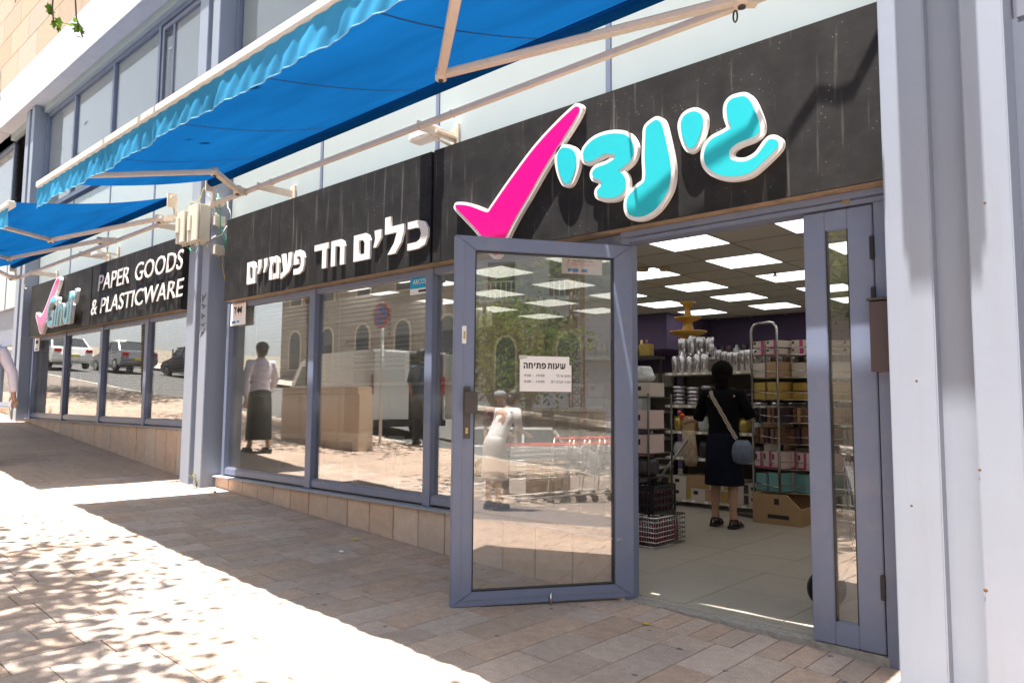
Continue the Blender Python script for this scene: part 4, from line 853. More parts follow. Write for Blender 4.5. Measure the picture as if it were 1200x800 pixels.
shelf = thing('wire_shelf', (-2.8, 3.8, 1.78), 'dark hanging shelf of bottles above the left unit', 'shelf'); P('board', MB().box((-3.6, 3.75, 1.765), (-2.2, 4.1, 1.798)), M_dsteel, shelf); P('post', MB().box((-2.24, 4.0, 1.46), (-2.21, 4.03, 1.765)).box((-3.59, 4.0, 1.46), (-3.56, 4.03, 1.765)), M_dsteel, shelf)
item(('box', M_gold), -2.28, 3.80, 1.80, .14, .1, .14, 'bright yellow price card box at the right end of the bottle shelf', None, 'box')
for z, hh, lab in ((2.05, .20, 'top'), (1.7, .22, 'upper middle'), (1.3, .25, 'middle')):
    row([('bottle', M_silver), ('bottle', M_dark), ('bottle', M_clear), ('tin', M_dark)], -3.7, 1.4, 8.2, z, .14, .12, hh, f'small dark or silver article on the {lab} shelf by the back wall', f'articles on the {lab} back shelf')
# three tiered fountain display on top of the goods
f = tag(MB().lathe((-2.02, 4.35, 1.98), [(0, 0), (.10, 0), (.07, .04), (.12, .08), (.24, .13), (.23, .145), (.08, .12), (.065, .20), (.055, .26), (.17, .31), (.165, .325), (.06, .30), (.04, .38), (.035, .46), (.10, .50), (.095, .515), (.0, .49)], 24).build('tiered_fountain', mat('ochre_plastic', (.42, .22, .03), .35)), 'ochre three tiered fountain stand on top of the foil goods', 'display stand')
# ---------------- chrome rack of cartons at the right
rk = thing('wire_rack', (-.7, 3.62, 0), 'chrome rack of cartons with a rounded end frame, right of the shopper', 'rack')
A0, A1 = Vector((-.87, 3.66, 0)), Vector((-.545, 3.56, 0)); U = (A1 - A0).normalized(); W = (A1 - A0).length; BK = Vector((.86, .50, 0)).normalized()
def rkp(u, v, z): return A0 + U * u + BK * v + Vector((0, 0, z))
fr = [rkp(0, 0, .03)] + [rkp(0, 0, 1.99)] + [rkp(.09 * (1 - cos(a)), 0, 1.99 + .09 * sin(a)) for a in (pi / 6, pi / 3, pi / 2)] + [rkp(W - .09 + .09 * sin(a), 0, 1.99 + .09 * cos(a)) for a in (0, pi / 6, pi / 3, pi / 2)] + [rkp(W, 0, .03)]
P('end_frame', MB().tube(fr, .014, 8), M_steel, rk); P('foot', MB().bar(rkp(-.25, 0, .02), rkp(W + .25, 0, .02), .035, .03), M_dsteel, rk)
fr2 = [v + BK * 1.05 for v in fr]; P('end_frame', MB().tube(fr2, .014, 8), M_steel, rk)
RZ = [.30, .54, .80, 1.02, 1.26, 1.49, 1.73]
for z in RZ:
    b = MB(); b.tube([rkp(0, 0, z), rkp(0, 1.05, z)], .006, 5).tube([rkp(W, 0, z), rkp(W, 1.05, z)], .006, 5).tube([rkp(0, -.01, z + .09), rkp(W, -.01, z + .06)], .004, 5)
    for k in range(12): b.tube([rkp(0, .02 + k * .092, z), rkp(W, .02 + k * .092, z)], .004, 4)
    b.tube([rkp(W, 0, z + .08), rkp(W, 1.05, z + .05)], .004, 5)
    P('wire_shelf', b, M_steel, rk)
def rbox(u, v, z, w_, d_, h_, m_, lab, grp, band=None, tilt=0):
    b = MB(); b.box((-w_ / 2, 0, 0), (w_ / 2, d_, h_)); ang_ = math.atan2(U.y, U.x) + tilt
    o = rkp(u, v, z + .006); b.xf(Matrix.Translation(o) @ Matrix.Rotation(ang_, 4, 'Z')); t = tag(b.build('carton', m_, None, bevel=.004), lab, 'carton', grp)
    if band:
        c = MB().box((w_ * .22, -.002, .0), (w_ / 2, -.0003, h_)).box((-w_ / 2, -.002, 0), (w_ * .22, -.0003, h_ * .10)); c.xf(Matrix.Translation(o) @ Matrix.Rotation(ang_, 4, 'Z')); c.build('printed_band', band, t)
        c = MB().box((-w_ * .42, -.0025, h_ * .55), (-w_ * .22, -.0004, h_ * .85)); c.xf(Matrix.Translation(o) @ Matrix.Rotation(ang_, 4, 'Z')); c.build('printed_mark', M_ink, t)
    return t
ALT = {.80: [M_brown, M_dark, M_ivory, M_brown], 1.02: [M_brown, M_kraft, M_dark, M_silver], 1.49: [M_ivory, M_kraft], .54: [M_ivory, M_pink], .30: [M_teal, M_teal, M_ivory]}
rows_ = [(.30, M_teal, .20, None, 'teal carton on the lowest rack shelf'), (.54, M_ivory, .19, M_mag, 'white and magenta carton on the second lowest rack shelf'), (.80, M_brown, .17, None, 'dark brown pack on the third rack shelf from the floor'),
         (1.02, M_brown, .16, None, 'leaning brown pack on the middle rack shelf'), (1.26, M_gold, .18, None, 'pale gold carton on the third rack shelf from the top'), (1.49, M_ivory, .17, None, 'open beige carton on the second rack shelf from the top'), (1.73, M_ivory, .15, M_mag, 'white and magenta carton on the top rack shelf')]
for z, m_, hh, band, lab in rows_:
    for v in range(4):
        n = {.30: 2, .54: 3, .80: 5, 1.02: 6, 1.26: 2, 1.49: 2, 1.73: 2}[z]
        for q in range(n):
            for s in range(2 if z in (1.26, 1.73) else 1):
                hq = hh / (2 if z in (1.26, 1.73) else 1)
                rbox(W * (q + .5) / n, .01 + v * .255, z + s * (hq + .002), W / n - .012 - rp.uniform(0, .02), .235, hq * rp.uniform(.86, 1.0), rp.choice(ALT.get(z, [m_])), ('front ', 'second ', 'third ', 'rearmost ')[v] + (('left ', 'right ')[q] if n == 2 else ORD[q] + '-from-left ') + (('lower ', 'upper ')[s] if z in (1.26, 1.73) else '') + lab, lab.replace('carton', 'cartons').replace('pack', 'packs'), band, tilt=rp.uniform(-.09, .09))
cb_ = thing('cardboard_box', (-.6, 3.5, 0), 'brown cardboard tray box standing on the floor under the rack', 'box')
b = MB(); b.prism([(-.78, 0.0), (-.28, 0.0), (-.28, .17), (-.42, .30), (-.78, .30)], 'y', 3.42, 3.44).prism([(-.78, 0.0), (-.28, 0.0), (-.28, .17), (-.42, .30), (-.78, .30)], 'y', 3.90, 3.92).box((-.30, 3.44, 0), (-.28, 3.90, .17)).box((-.78, 3.44, 0), (-.76, 3.90, .30)).box((-.76, 3.44, 0), (-.30, 3.90, .02)); P('tray', b, M_kraft, cb_)
P('printed_mark', MB().box((-.62, 3.417, .06), (-.40, 3.4195, .10)).box((-.55, 3.417, .20), (-.50, 3.4195, .26)), M_ink, cb_)
# ---------------- things at the left, just inside
cr = thing('plastic_crate', (-.8, 1.6, .28), 'black slatted plastic crate standing in the wire basket', 'crate')
def crate(x0, x1, y0, y1, z0, z1):
    b = MB(); 
    for x in [x0 + (x1 - x0) * i / 8 for i in range(9)]: b.box((x - .008, y0, z0), (x + .008, y0 + .01, z1)).box((x - .008, y1 - .01, z0), (x + .008, y1, z1))
    for y in [y0 + (y1 - y0) * i / 6 for i in range(7)]: b.box((x0, y - .008, z0), (x0 + .01, y + .008, z1)).box((x1 - .01, y - .008, z0), (x1, y + .008, z1))
    for z in (z0, z0 + .06, z0 + .12, z1 - .05, z1 - .02): b.box((x0 - .004, y0 - .004, z), (x1 + .004, y0, z + .02)).box((x0 - .004, y1, z), (x1 + .004, y1 + .004, z + .02)).box((x0 - .004, y0, z), (x0, y1, z + .02)).box((x1, y0, z), (x1 + .004, y1, z + .02))
    b.box((x0 + .012, y0 + .012, z0), (x1 - .012, y1 - .012, z0 + .01)); return b
P('lattice', crate(-1.02, -.78, 1.50, 1.86, .27, .51), M_black, cr); P('contents', MB().box((-1.0, 1.53, .29), (-.81, 1.83, .44)), mat('dark_red_cloth', (.14, .01, .03), .8), cr)
bk = thing('wire_basket', (-.8, 1.6, 0), 'low chrome wire basket on the floor beside the door leaf', 'basket')
b = MB(); x0, x1, y0, y1 = -1.05, -.72, 1.44, 1.92
for z in (.01, .05, .09, .13, .17, .215, .25): b.tube([(x0, y0, z), (x1, y0, z), (x1, y1, z), (x0, y1, z)], .005 if z < .24 else .008, 5, closed=True)
P('rim', b, M_steel, bk); b = MB()
for i in range(15):
    x = x0 + (x1 - x0) * i / 14; b.tube([(x, y0, .25), (x, y0, .01), (x, y1, .01), (x, y1, .25)], .003, 4)
for i in range(13):
    y = y0 + (y1 - y0) * i / 12; b.tube([(x0, y, .25), (x0, y, .01)], .003, 4).tube([(x1, y, .25), (x1, y, .01)], .003, 4)
P('wires', b, M_steel, bk); P('packet', MB().box((-1.02, 1.5, .02), (-.76, 1.88, .2)), mat('dark_red_cloth', (.14, .01, .03)), bk)
dr = thing('display_rack', (-1.4, 1.9, 0), 'wire display stand of boxes hard against the door leaf', 'rack')
b = MB()
for x in (-1.75, -.98):
    for y in (1.75, 2.15): b.tube([(x, y, 0), (x, y, 1.3)], .01, 6)
for z in (.55, .76, .98, 1.27): b.box((-1.75, 1.75, z - .01), (-.98, 2.15, z))
P('frame', b, M_dsteel, dr)
for z, m_, bd, lab in ((.76, M_pink, M_mag, 'pink and white carton at the middle of the stand by the door leaf'), (.98, M_pink, M_mag, 'narrow carton with magenta stripe at the upper middle of the stand by the door leaf'), (.55, M_dark, None, 'dark patterned pack low on the stand by the door leaf')):
    for k in range(3): item(('box', m_, bd) if bd else ('bag', m_), -1.1 - k * .26, 1.9, z, .23, .26, .17, ('right ', 'middle ', 'left ')[k] + lab.replace(' at the', ' at').replace('narrow carton with magenta stripe', 'magenta striped carton'), 'packs on the stand by the door leaf')
for k in range(3): item(('box', M_ivory, M_mag), -1.1 - k * .26, 1.92, 1.27, .22, .26, .13, ('right ', 'middle ', 'left ')[k] + 'beige carton on top of the stand by the door leaf', 'cartons on top of the stand')
item(('bag', M_clear), -1.30, 1.98, 1.40, .5, .3, .16, 'clear wrapped blue and grey bundle on top of the stand', None)
tr = thing('folding_trolley', (-1.35, 2.4, 0), 'grey tubular folding trolley with black wheels beside the shopper', 'trolley')
P('handle', MB().tube([(-1.32, 2.55, 1.0), (-1.42, 2.5, .9), (-1.75, 2.3, .42), (-1.9, 2.2, .2)], .016, 8), mat('grey_tube', (.22, .21, .21), .4, .5), tr)
P('grip', MB().tube([(-1.30, 2.56, 1.02), (-1.40, 2.51, .93)], .024, 8), M_black, tr)
P('side_tube', MB().tube([(-1.15, 2.75, .85), (-1.35, 2.6, .5), (-1.5, 2.5, .15)], .014, 8), mat('grey_tube', (.22, .21, .21)), tr)
b = MB()
for k in range(7): b.tube([(-1.85, 2.3, .12 + k * .09), (-1.25, 2.6, .12 + k * .09)], .004, 4)
for k in range(3): b.tube([(-1.85 + k * .3, 2.3 + k * .15, .1), (-1.85 + k * .3, 2.3 + k * .15, .72)], .009, 5)
P('cage', b, M_steel, tr)
for x, y in ((-1.3, 2.62), (-1.62, 2.38)): P('wheel', MB().tube([(x, y, .085), (x + .03, y - .05, .085)], .085, 16), M_black, tr)
bg = tag(MB().loft([((-1.17, 2.85, .58), .06, .03), ((-1.17, 2.85, .66), .085, .05), ((-1.18, 2.84, .82), .08, .03), ((-1.18, 2.83, .94), .07, .01)], 12).build('tote_bag', mat('printed_canvas', (.36, .29, .20), .8, var=.45, nscale=22, dirt=.8, dirtcol=(.35, .05, .03), dscale=16)), 'beige patterned tote bag hanging from the trolley', 'bag')
# trolley wheel and goods seen past and through the narrow leaf
st = thing('shopping_trolley', (1.25, .8, 0), 'shopping trolley parked behind the narrow glazed leaf', 'trolley')
P('wheel', MB().tube([(.955, .62, .115), (.975, .60, .115)], .115, 22), M_black, st); P('hub', MB().tube([(.95, .625, .115), (.98, .595, .115)], .05, 14), M_steel, st)
b = MB()
for k in range(6): b.tube([(1.05, .55 + .0 * k, .35 + k * .09), (1.7, .6, .35 + k * .09)], .005, 4)
for k in range(8): b.tube([(1.05 + k * .09, .55, .33), (1.0 + k * .1, .55, .85)], .004, 4)
P('basket', b, M_steel, st); P('leg', MB().tube([(1.0, .64, .12), (1.15, .6, .35), (1.1, .6, .9)], .012, 6), M_steel, st)
for k, (z, hh) in enumerate(((0, .36), (.37, .3), (.68, .34), (1.03, .22))): item(('box', M_kraft), 1.50 + .02 * (k % 2), 1.35, z, .62, .5, hh, ('lowest', 'second', 'third', 'topmost')[k] + ' brown carton in the stack behind the narrow leaf', 'brown cartons behind the narrow leaf')
for k, z in enumerate((1.26, 1.48, 1.70)): item(('box', M_ivory), 1.45, 1.4, z, .5, .4, .2, ('lowest', 'middle', 'topmost')[k] + ' pale carton on the stack behind the narrow leaf', 'pale cartons behind the narrow leaf')
# goods standing in the near window
wt = thing('display_table', (-4.3, .75, 0), 'white display table behind the left pane of the near window', 'table'); P('table_top', MB().box((-5.1, .45, .80), (-3.6, 1.1, .84)), M_white, wt)
for x in (-5.05, -3.65):
    for y in (.5, 1.05): P('leg', MB().box((x - .02, y - .02, 0), (x + .02, y + .02, .8)), M_white, wt)
item(('box', M_ivory), -4.45, .7, 1.40, .50, .3, .42, 'pale yellow carton high behind the left pane of the near window', None)
ws = thing('window_shelf', (-4.3, .7, 1.4), 'thin white shelf across the left pane of the near window', 'shelf'); P('board', MB().box((-5.1, .5, 1.37), (-2.2, .9, 1.395)), M_white, ws); P('post', MB().box((-5.1, .88, 0), (-5.07, .9, 2.2)).box((-3.65, .88, 0), (-3.62, .9, 2.2)).box((-2.23, .88, 0), (-2.2, .9, 2.2)), M_dsteel, ws)
row([('cup', M_teal), ('box', M_dark), ('cup', M_white)], -3.5, -2.3, .7, 1.40, .13, .13, .3, 'stack of cups or a box on the window shelf behind the wide pane', 'goods on the window shelf')
wall('window_rear_panel', (-5.3, 1.5, 0), (-1.9, 1.55, 2.0), mat('dark_panelling', (.10, .085, .07)))

# ================================================================== PEOPLE
def skin_body(name, joints, edges, m, parent, sub=1):
    """one continuous surface grown over a skeleton: joints {name: (co, radius)}"""
    names = list(joints); idx = {k: i for i, k in enumerate(names)}; off = world_loc(parent)
    me = bpy.data.meshes.new(name); me.from_pydata([Vector(joints[k][0]) - off for k in names], [(idx[a], idx[b]) for a, b in edges], [])
    o = bpy.data.objects.new(name, me); COL.objects.link(o)
    md = o.modifiers.new('s', 'SKIN'); md.use_smooth_shade = True
    for k, v in zip(names, me.skin_vertices[0].data):
        r_ = joints[k][1]; v.radius = r_ if isinstance(r_, tuple) else (r_, r_); v.use_root = (k == 'pelvis')
    s = o.modifiers.new('u', 'SUBSURF'); s.levels = sub; s.render_levels = sub
    dg = bpy.context.evaluated_depsgraph_get(); nm = bpy.data.meshes.new_from_object(o.evaluated_get(dg))
    bpy.data.objects.remove(o); nm.materials.clear(); nm.materials.append(m); nm.name = name
    for p in nm.polygons: p.use_smooth = True
    return link(name, nm, parent)
def person(loc, yaw, H, label, top, bottom, skirt=True, hair=None, arms=None, lean=0, cat='person', group=None, shoes=None, skirt_len=.42, sleeve=.55, stride=.0, turban=False):
    """standing figure facing local +y; arms: (left elbow, left wrist, right elbow, right wrist) in body units"""
    loc = Vector(loc); t = thing('person', loc, label, cat, group); S = H / 1.7; c, q = cos(yaw), sin(yaw)
    def W_(x, y, z):
        z2 = z
        if lean and z > .95: y += (z - .95) * sin(lean); z2 = .95 + (z - .95) * cos(lean)
        return loc + Vector(((x * c - y * q) * S, (x * q + y * c) * S, z2 * S))
    J = {'pelvis': (W_(0, 0, .92), (.13, .10)), 'belly': (W_(0, .0, 1.08), (.125, .10)), 'chest': (W_(0, .0, 1.28), (.145, .105)), 'neck0': (W_(0, -.01, 1.43), .06), 'neck': (W_(0, .0, 1.49), .052), 'skull0': (W_(0, .015, 1.55), (.072, .08)), 'skull1': (W_(0, .01, 1.62), (.078, .092)), 'skull2': (W_(0, 0.005, 1.675), (.05, .06))}
    E_ = [('pelvis', 'belly'), ('belly', 'chest'), ('chest', 'neck0'), ('neck0', 'neck'), ('neck', 'skull0'), ('skull0', 'skull1'), ('skull1', 'skull2')]
    arms = arms or ((-.25, .0, 1.12), (-.26, .10, .88), (.25, .0, 1.12), (.26, .10, .88))
    for s, sx, el, wr_ in (('l', -1, arms[0], arms[1]), ('r', 1, arms[2], arms[3])):
        el, wr_ = Vector(el), Vector(wr_)
        J[s + 'sh'] = (W_(.17 * sx, 0, 1.40), .055); J[s + 'el'] = (W_(*el), .04); J[s + 'fa'] = (W_(*el.lerp(wr_, .35)), .038); J[s + 'wr'] = (W_(*wr_), (.022, .026))
        d = (wr_ - el).normalized(); side = d.cross(Vector((0, 1, 0)) if abs(d.y) < .8 else Vector((0, 0, 1))).normalized(); up = side.cross(d)
        pm = wr_ + d * .05; J[s + 'pm'] = (W_(*pm), (.02, .028)); E_ += [('chest', s + 'sh'), (s + 'sh', s + 'el'), (s + 'el', s + 'fa'), (s + 'fa', s + 'wr'), (s + 'wr', s + 'pm')]
        for k, (o_, L) in enumerate(((-.030, .062), (-.010, .072), (.010, .068), (.030, .052))):
            a_ = pm + d * .04 + side * o_; b_ = a_ + d * L * .55 + up * .008; e_ = b_ + d * L * .35 + up * .022
            for nm_, p_ in (('a', a_), ('b', b_), ('c', e_)): J[f'{s}f{k}{nm_}'] = (W_(*p_), .0095 if nm_ != 'c' else .008)
            E_ += [(s + 'pm', f'{s}f{k}a'), (f'{s}f{k}a', f'{s}f{k}b'), (f'{s}f{k}b', f'{s}f{k}c')]
        ta = wr_ + d * .03 - side * .038 + up * .012; tb_ = ta + d * .035 - side * .012 + up * .012; J[s + 'ta'] = (W_(*ta), .011); J[s + 'tb'] = (W_(*tb_), .009); E_ += [(s + 'wr', s + 'ta'), (s + 'ta', s + 'tb')]
        fy = stride * sx
        J[s + 'hp'] = (W_(.09 * sx, 0, .86), .085); J[s + 'kn'] = (W_(.10 * sx, .02 + fy * .5, .48), .058); J[s + 'ca'] = (W_(.10 * sx, -.015 + fy * .7, .34), .052); J[s + 'an'] = (W_(.105 * sx, -.02 + fy, .09), .032); J[s + 'he'] = (W_(.105 * sx, -.045 + fy, .05), .034); J[s + 'mf'] = (W_(.112 * sx, .06 + fy, .045), .034); J[s + 'to'] = (W_(.122 * sx, .14 + fy, .035), .026)
        E_ += [('pelvis', s + 'hp'), (s + 'hp', s + 'kn'), (s + 'kn', s + 'ca'), (s + 'ca', s + 'an'), (s + 'an', s + 'he'), (s + 'an', s + 'mf'), (s + 'mf', s + 'to')]
    bd = skin_body('body', J, E_, M_skin, t)
    fc = MB(); fc.sphere(W_(0, .105, 1.585), .016 * S, 8, (1, 1, 1.5)); fc.sphere(W_(-.078, .0, 1.59), .022 * S, 8, (.4, .8, 1.3)); fc.sphere(W_(.078, .0, 1.59), .022 * S, 8, (.4, .8, 1.3)); P('nose_and_ears', fc, M_skin, bd) if 0 else P('ears', fc, M_skin, bd)
    ey = MB().sphere(W_(-.03, .088, 1.615), .010 * S, 6).sphere(W_(.03, .088, 1.615), .010 * S, 6); P('eyes', ey, M_ink, bd)
    P('mouth', MB().bar(W_(-.022, .095, 1.545), W_(.022, .095, 1.545), .006, .006), mat('lips', (.32, .1, .08), .5), bd)
    # top: torso loft plus sleeves
    b = MB(); rings = [(.84, .175, .135), (.92, .172, .13), (1.05, .155, .118), (1.2, .168, .125), (1.32, .185, .125), (1.40, .165, .105), (1.45, .085, .078), (1.475, .065, .065)]
    b.loft([(W_(0, 0, z), a * S, e * S, yaw) for z, a, e in rings], 20)
    for sx, el, wr_ in ((-1, arms[0], arms[1]), (1, arms[2], arms[3])):
        el, wr_ = Vector(el), Vector(wr_); pts = [W_(.10 * sx, 0, 1.385), W_(.18 * sx, 0, 1.39), W_(*Vector((.18 * sx, 0, 1.39)).lerp(el, .5)), W_(*el)]; rs = [.06 * S, .074 * S, .064 * S, .058 * S]
        if sleeve > .5:
            for q_ in (.3, .6, .85, 1.0):
                if q_ <= (sleeve - .5) * 2 + .01: pts.append(W_(*el.lerp(wr_, q_))); rs.append((.056 - .012 * q_) * S)
        b.tube(pts, rs, 12)
    P('top', b, top, t)
    b = MB()
    if skirt:
        z0 = skirt_len; b.loft([(W_(0, .0, z), a * S, e * S, yaw) for z, a, e in ((z0, .205, .17), (z0 + .015, .207, .172), (.65, .195, .165), (.85, .185, .15), (.93, .172, .135), (1.0, .155, .12))], 22); P('skirt', b, bottom, t)
    else:
        b.loft([(W_(0, 0, z), a * S, e * S, yaw) for z, a, e in ((.80, .168, .125), (.92, .172, .132), (1.0, .160, .122))], 20)
        for sx in (-1, 1):
            fy = stride * sx; b.tube([W_(.085 * sx, 0, .92), W_(.09 * sx, 0, .78), W_(.10 * sx, .02 + fy * .5, .48), W_(.105 * sx, -.01 + fy * .85, .2), W_(.105 * sx, -.015 + fy, .08)], [.10 * S, .098 * S, .078 * S, .068 * S, .066 * S], 12)
        P('trousers', b, bottom, t)
    hm = hair or mat('dark_hair', (.02, .014, .01), .6)
    b = MB(); k0 = len(b.v)
    if turban: b.sphere(W_(0, -.02, 1.64), .112 * S, 18, (1.0, 1.08, 1.02)); b.sphere(W_(0, -.045, 1.575), .092 * S, 16, (1.0, .95, .9)); b.sphere(W_(0, -.035, 1.50), .078 * S, 14, (1.0, .9, 1.1))
    else: b.sphere(W_(0, -.022, 1.645), .100 * S, 16, (.95, 1.03, .95)); b.sphere(W_(0, -.045, 1.58), .085 * S, 14, (1, .85, 1))
    P('head_scarf' if turban else 'hair', b, hm, t)
    for sx in (-1, 1):
        fy = stride * sx; b = MB()
        if shoes == 'sandal':
            b.prism([(W_(x, y, 0).x, W_(x, y, 0).y) for x, y in ((.065 * sx, -.09 + fy), (.075 * sx, .06 + fy), (.075 * sx, .15 + fy), (.115 * sx, .185 + fy), (.165 * sx, .15 + fy), (.16 * sx, .05 + fy), (.145 * sx, -.09 + fy))], 'z', loc.z, loc.z + .028)
            so = P('sandal', b, M_black, t); st_ = MB()
            for y, zz in ((.09, .07), (-.01, .095)): P('strap', MB().tube([W_(.06 * sx, y + fy, .02), W_(.075 * sx, y + fy, zz * .8), W_(.11 * sx, y + fy, zz), W_(.15 * sx, y + fy, zz * .7), W_(.16 * sx, y + fy, .02)], .010, 6), M_black, so)
            st_.tube([W_(.07 * sx, -.01 + fy, .085), W_(.105 * sx, -.085 + fy, .09), W_(.145 * sx, -.01 + fy, .085)], .010, 6); P('strap', st_, M_black, so)
        else:
            b.loft([(W_(.11 * sx, .04 + fy, z), a * S, e * S, yaw) for z, a, e in ((.0, .05, .145), (.04, .052, .148), (.075, .042, .12))], 12); P('shoe', b, M_black, t)
    return t, W_
M_blk_cl = mat('black_knit', (.005, .005, .007), 1.0, var=.3, nscale=9, spec=.1, bump=.8, bscale=7); M_navy = mat('navy_skirt_cloth', (.008, .010, .020), 1.0, var=.3, nscale=9, spec=.1, bump=.8, bscale=6)
# the shopper, seen from behind: left arm reaching to the goods, right elbow bent forward
w1, WW = person((-.84, 2.92, 0), radians(8), 1.60, 'woman in black with a dark head covering and striped bag strap, seen from behind', M_blk_cl, M_navy, skirt=True, turban=True, hair=mat('black_scarf', (.006, .005, .005), 1.0, var=.2, nscale=20, spec=.1, bump=.8, bscale=9),
                arms=((-.30, .06, 1.12), (-.46, .20, 1.10), (.27, .06, 1.14), (.20, .30, 1.16)), shoes='sandal', skirt_len=.44, sleeve=.6, stride=-.03)
toy = tag(MB().sphere(WW(-.57, .28, 1.15), .03, 8, (1.2, .8, 1)).sphere(WW(-.60, .27, 1.19), .022, 8).build('toy', mat('orange_red_plastic', (.65, .08, .02), .4)), 'small orange red article held in the left hand of the shopper', 'toy')
bagt = thing('handbag', WW(.27, -.16, .80), 'blue grey shoulder bag at the hip of the shopper', 'handbag')
S_ = .94
P('pouch', MB().loft([(WW(.25, -.17, z), a, e, .2) for z, a, e in ((.68, .05, .03), (.70, .09, .05), (.78, .105, .06), (.86, .095, .05), (.92, .06, .02))], 14), mat('blue_grey_leather', (.10, .125, .18), .6, var=.3, nscale=14, bump=.6, bscale=14), bagt)
strap = MB(); sp = [WW(-.10, -.10, 1.425), WW(-.07, -.135, 1.36), WW(.0, -.148, 1.25), (WW(.07, -.140, 1.12)), WW(.14, -.15, 1.0), WW(.19, -.16, .93)]
for a, b_ in zip(sp, sp[1:]): strap.bar(a, b_, .04, .006, up=(0, 1, 0))
def stripe_mat():
    mm = mat('zigzag_strap', (.5, .42, .36), .7); t = mm.node_tree; N = t.nodes; wv = N.new('ShaderNodeTexWave'); wv.inputs['Scale'].default_value = 22; wv.inputs['Distortion'].default_value = 1.5; wv.bands_direction = 'DIAGONAL'
    geo = N.new('ShaderNodeNewGeometry'); t.links.new(geo.outputs['Position'], wv.inputs['Vector']); cr_ = N.new('ShaderNodeValToRGB'); cr_.color_ramp.interpolation = 'CONSTANT'; cr_.color_ramp.elements[0].color = (.03, .03, .03, 1); cr_.color_ramp.elements[1].position = .5; cr_.color_ramp.elements[1].color = (.55, .45, .38, 1)
    t.links.new(wv.outputs[0], cr_.inputs[0]); t.links.new(cr_.outputs[0], N['Principled BSDF'].inputs['Base Color']); return mm
P('strap', strap, stripe_mat(), bagt)
# passer-by at the left edge (mirrored in the near window)
M_lilac = mat('pale_lilac_shirt', (.66, .62, .70), .85, var=.1, nscale=7, bump=1.0, bscale=7)
w2, _ = person((-7.93, -1.78, gz(-7.93)), radians(90), 1.66, 'passer-by in a pale lilac blouse and long dark skirt at the left edge', M_lilac, M_blk_cl, arms=((-.30, .08, 1.14), (-.28, .22, .92), (.29, -.08, 1.12), (.31, -.13, .84)), skirt_len=.2, sleeve=.95, stride=.1)
# people only mirrored in the glass
person((-7.9, -5.0, gz(-7.9)), radians(160), 1.74, 'man in a dark blue T-shirt standing behind the white van', mat('blue_tshirt', (.05, .09, .14), .9), mat('dark_trousers', (.03, .03, .035), .9), skirt=False, arms=((-.28, .05, 1.15), (-.15, .22, 1.42), (.25, 0, 1.12), (.26, .1, .88)), sleeve=.5)
M_whitesh = mat('white_shirt', (.72, .70, .70), .8, var=.1, nscale=7, bump=1.0, bscale=7)
person((4.6, -2.6, gz(4.6)), radians(-60), 1.64, 'woman in a white shirt and pale skirt bending over the shopping carts', M_whitesh, mat('pale_skirt', (.55, .5, .48), .8), lean=.55, arms=((-.24, .12, 1.14), (-.20, .36, 1.02), (.24, .12, 1.14), (.20, .36, 1.02)), skirt_len=.4)
pc, Wc = person((7.6, -3.6, gz(7.6)), radians(60), 1.75, 'man in a grey cap and dark red shirt on the pavement', mat('dark_red_shirt', (.12, .02, .03), .9), mat('dark_trousers', (.03, .03, .035)), skirt=False)
P('cap', MB().sphere(Wc(0, -.005, 1.66), .108, 14, (1, 1.1, .7)).box(Wc(-.07, .06, 1.645), Wc(.07, .2, 1.655)), mat('grey_cap', (.3, .33, .35), .8), pc)

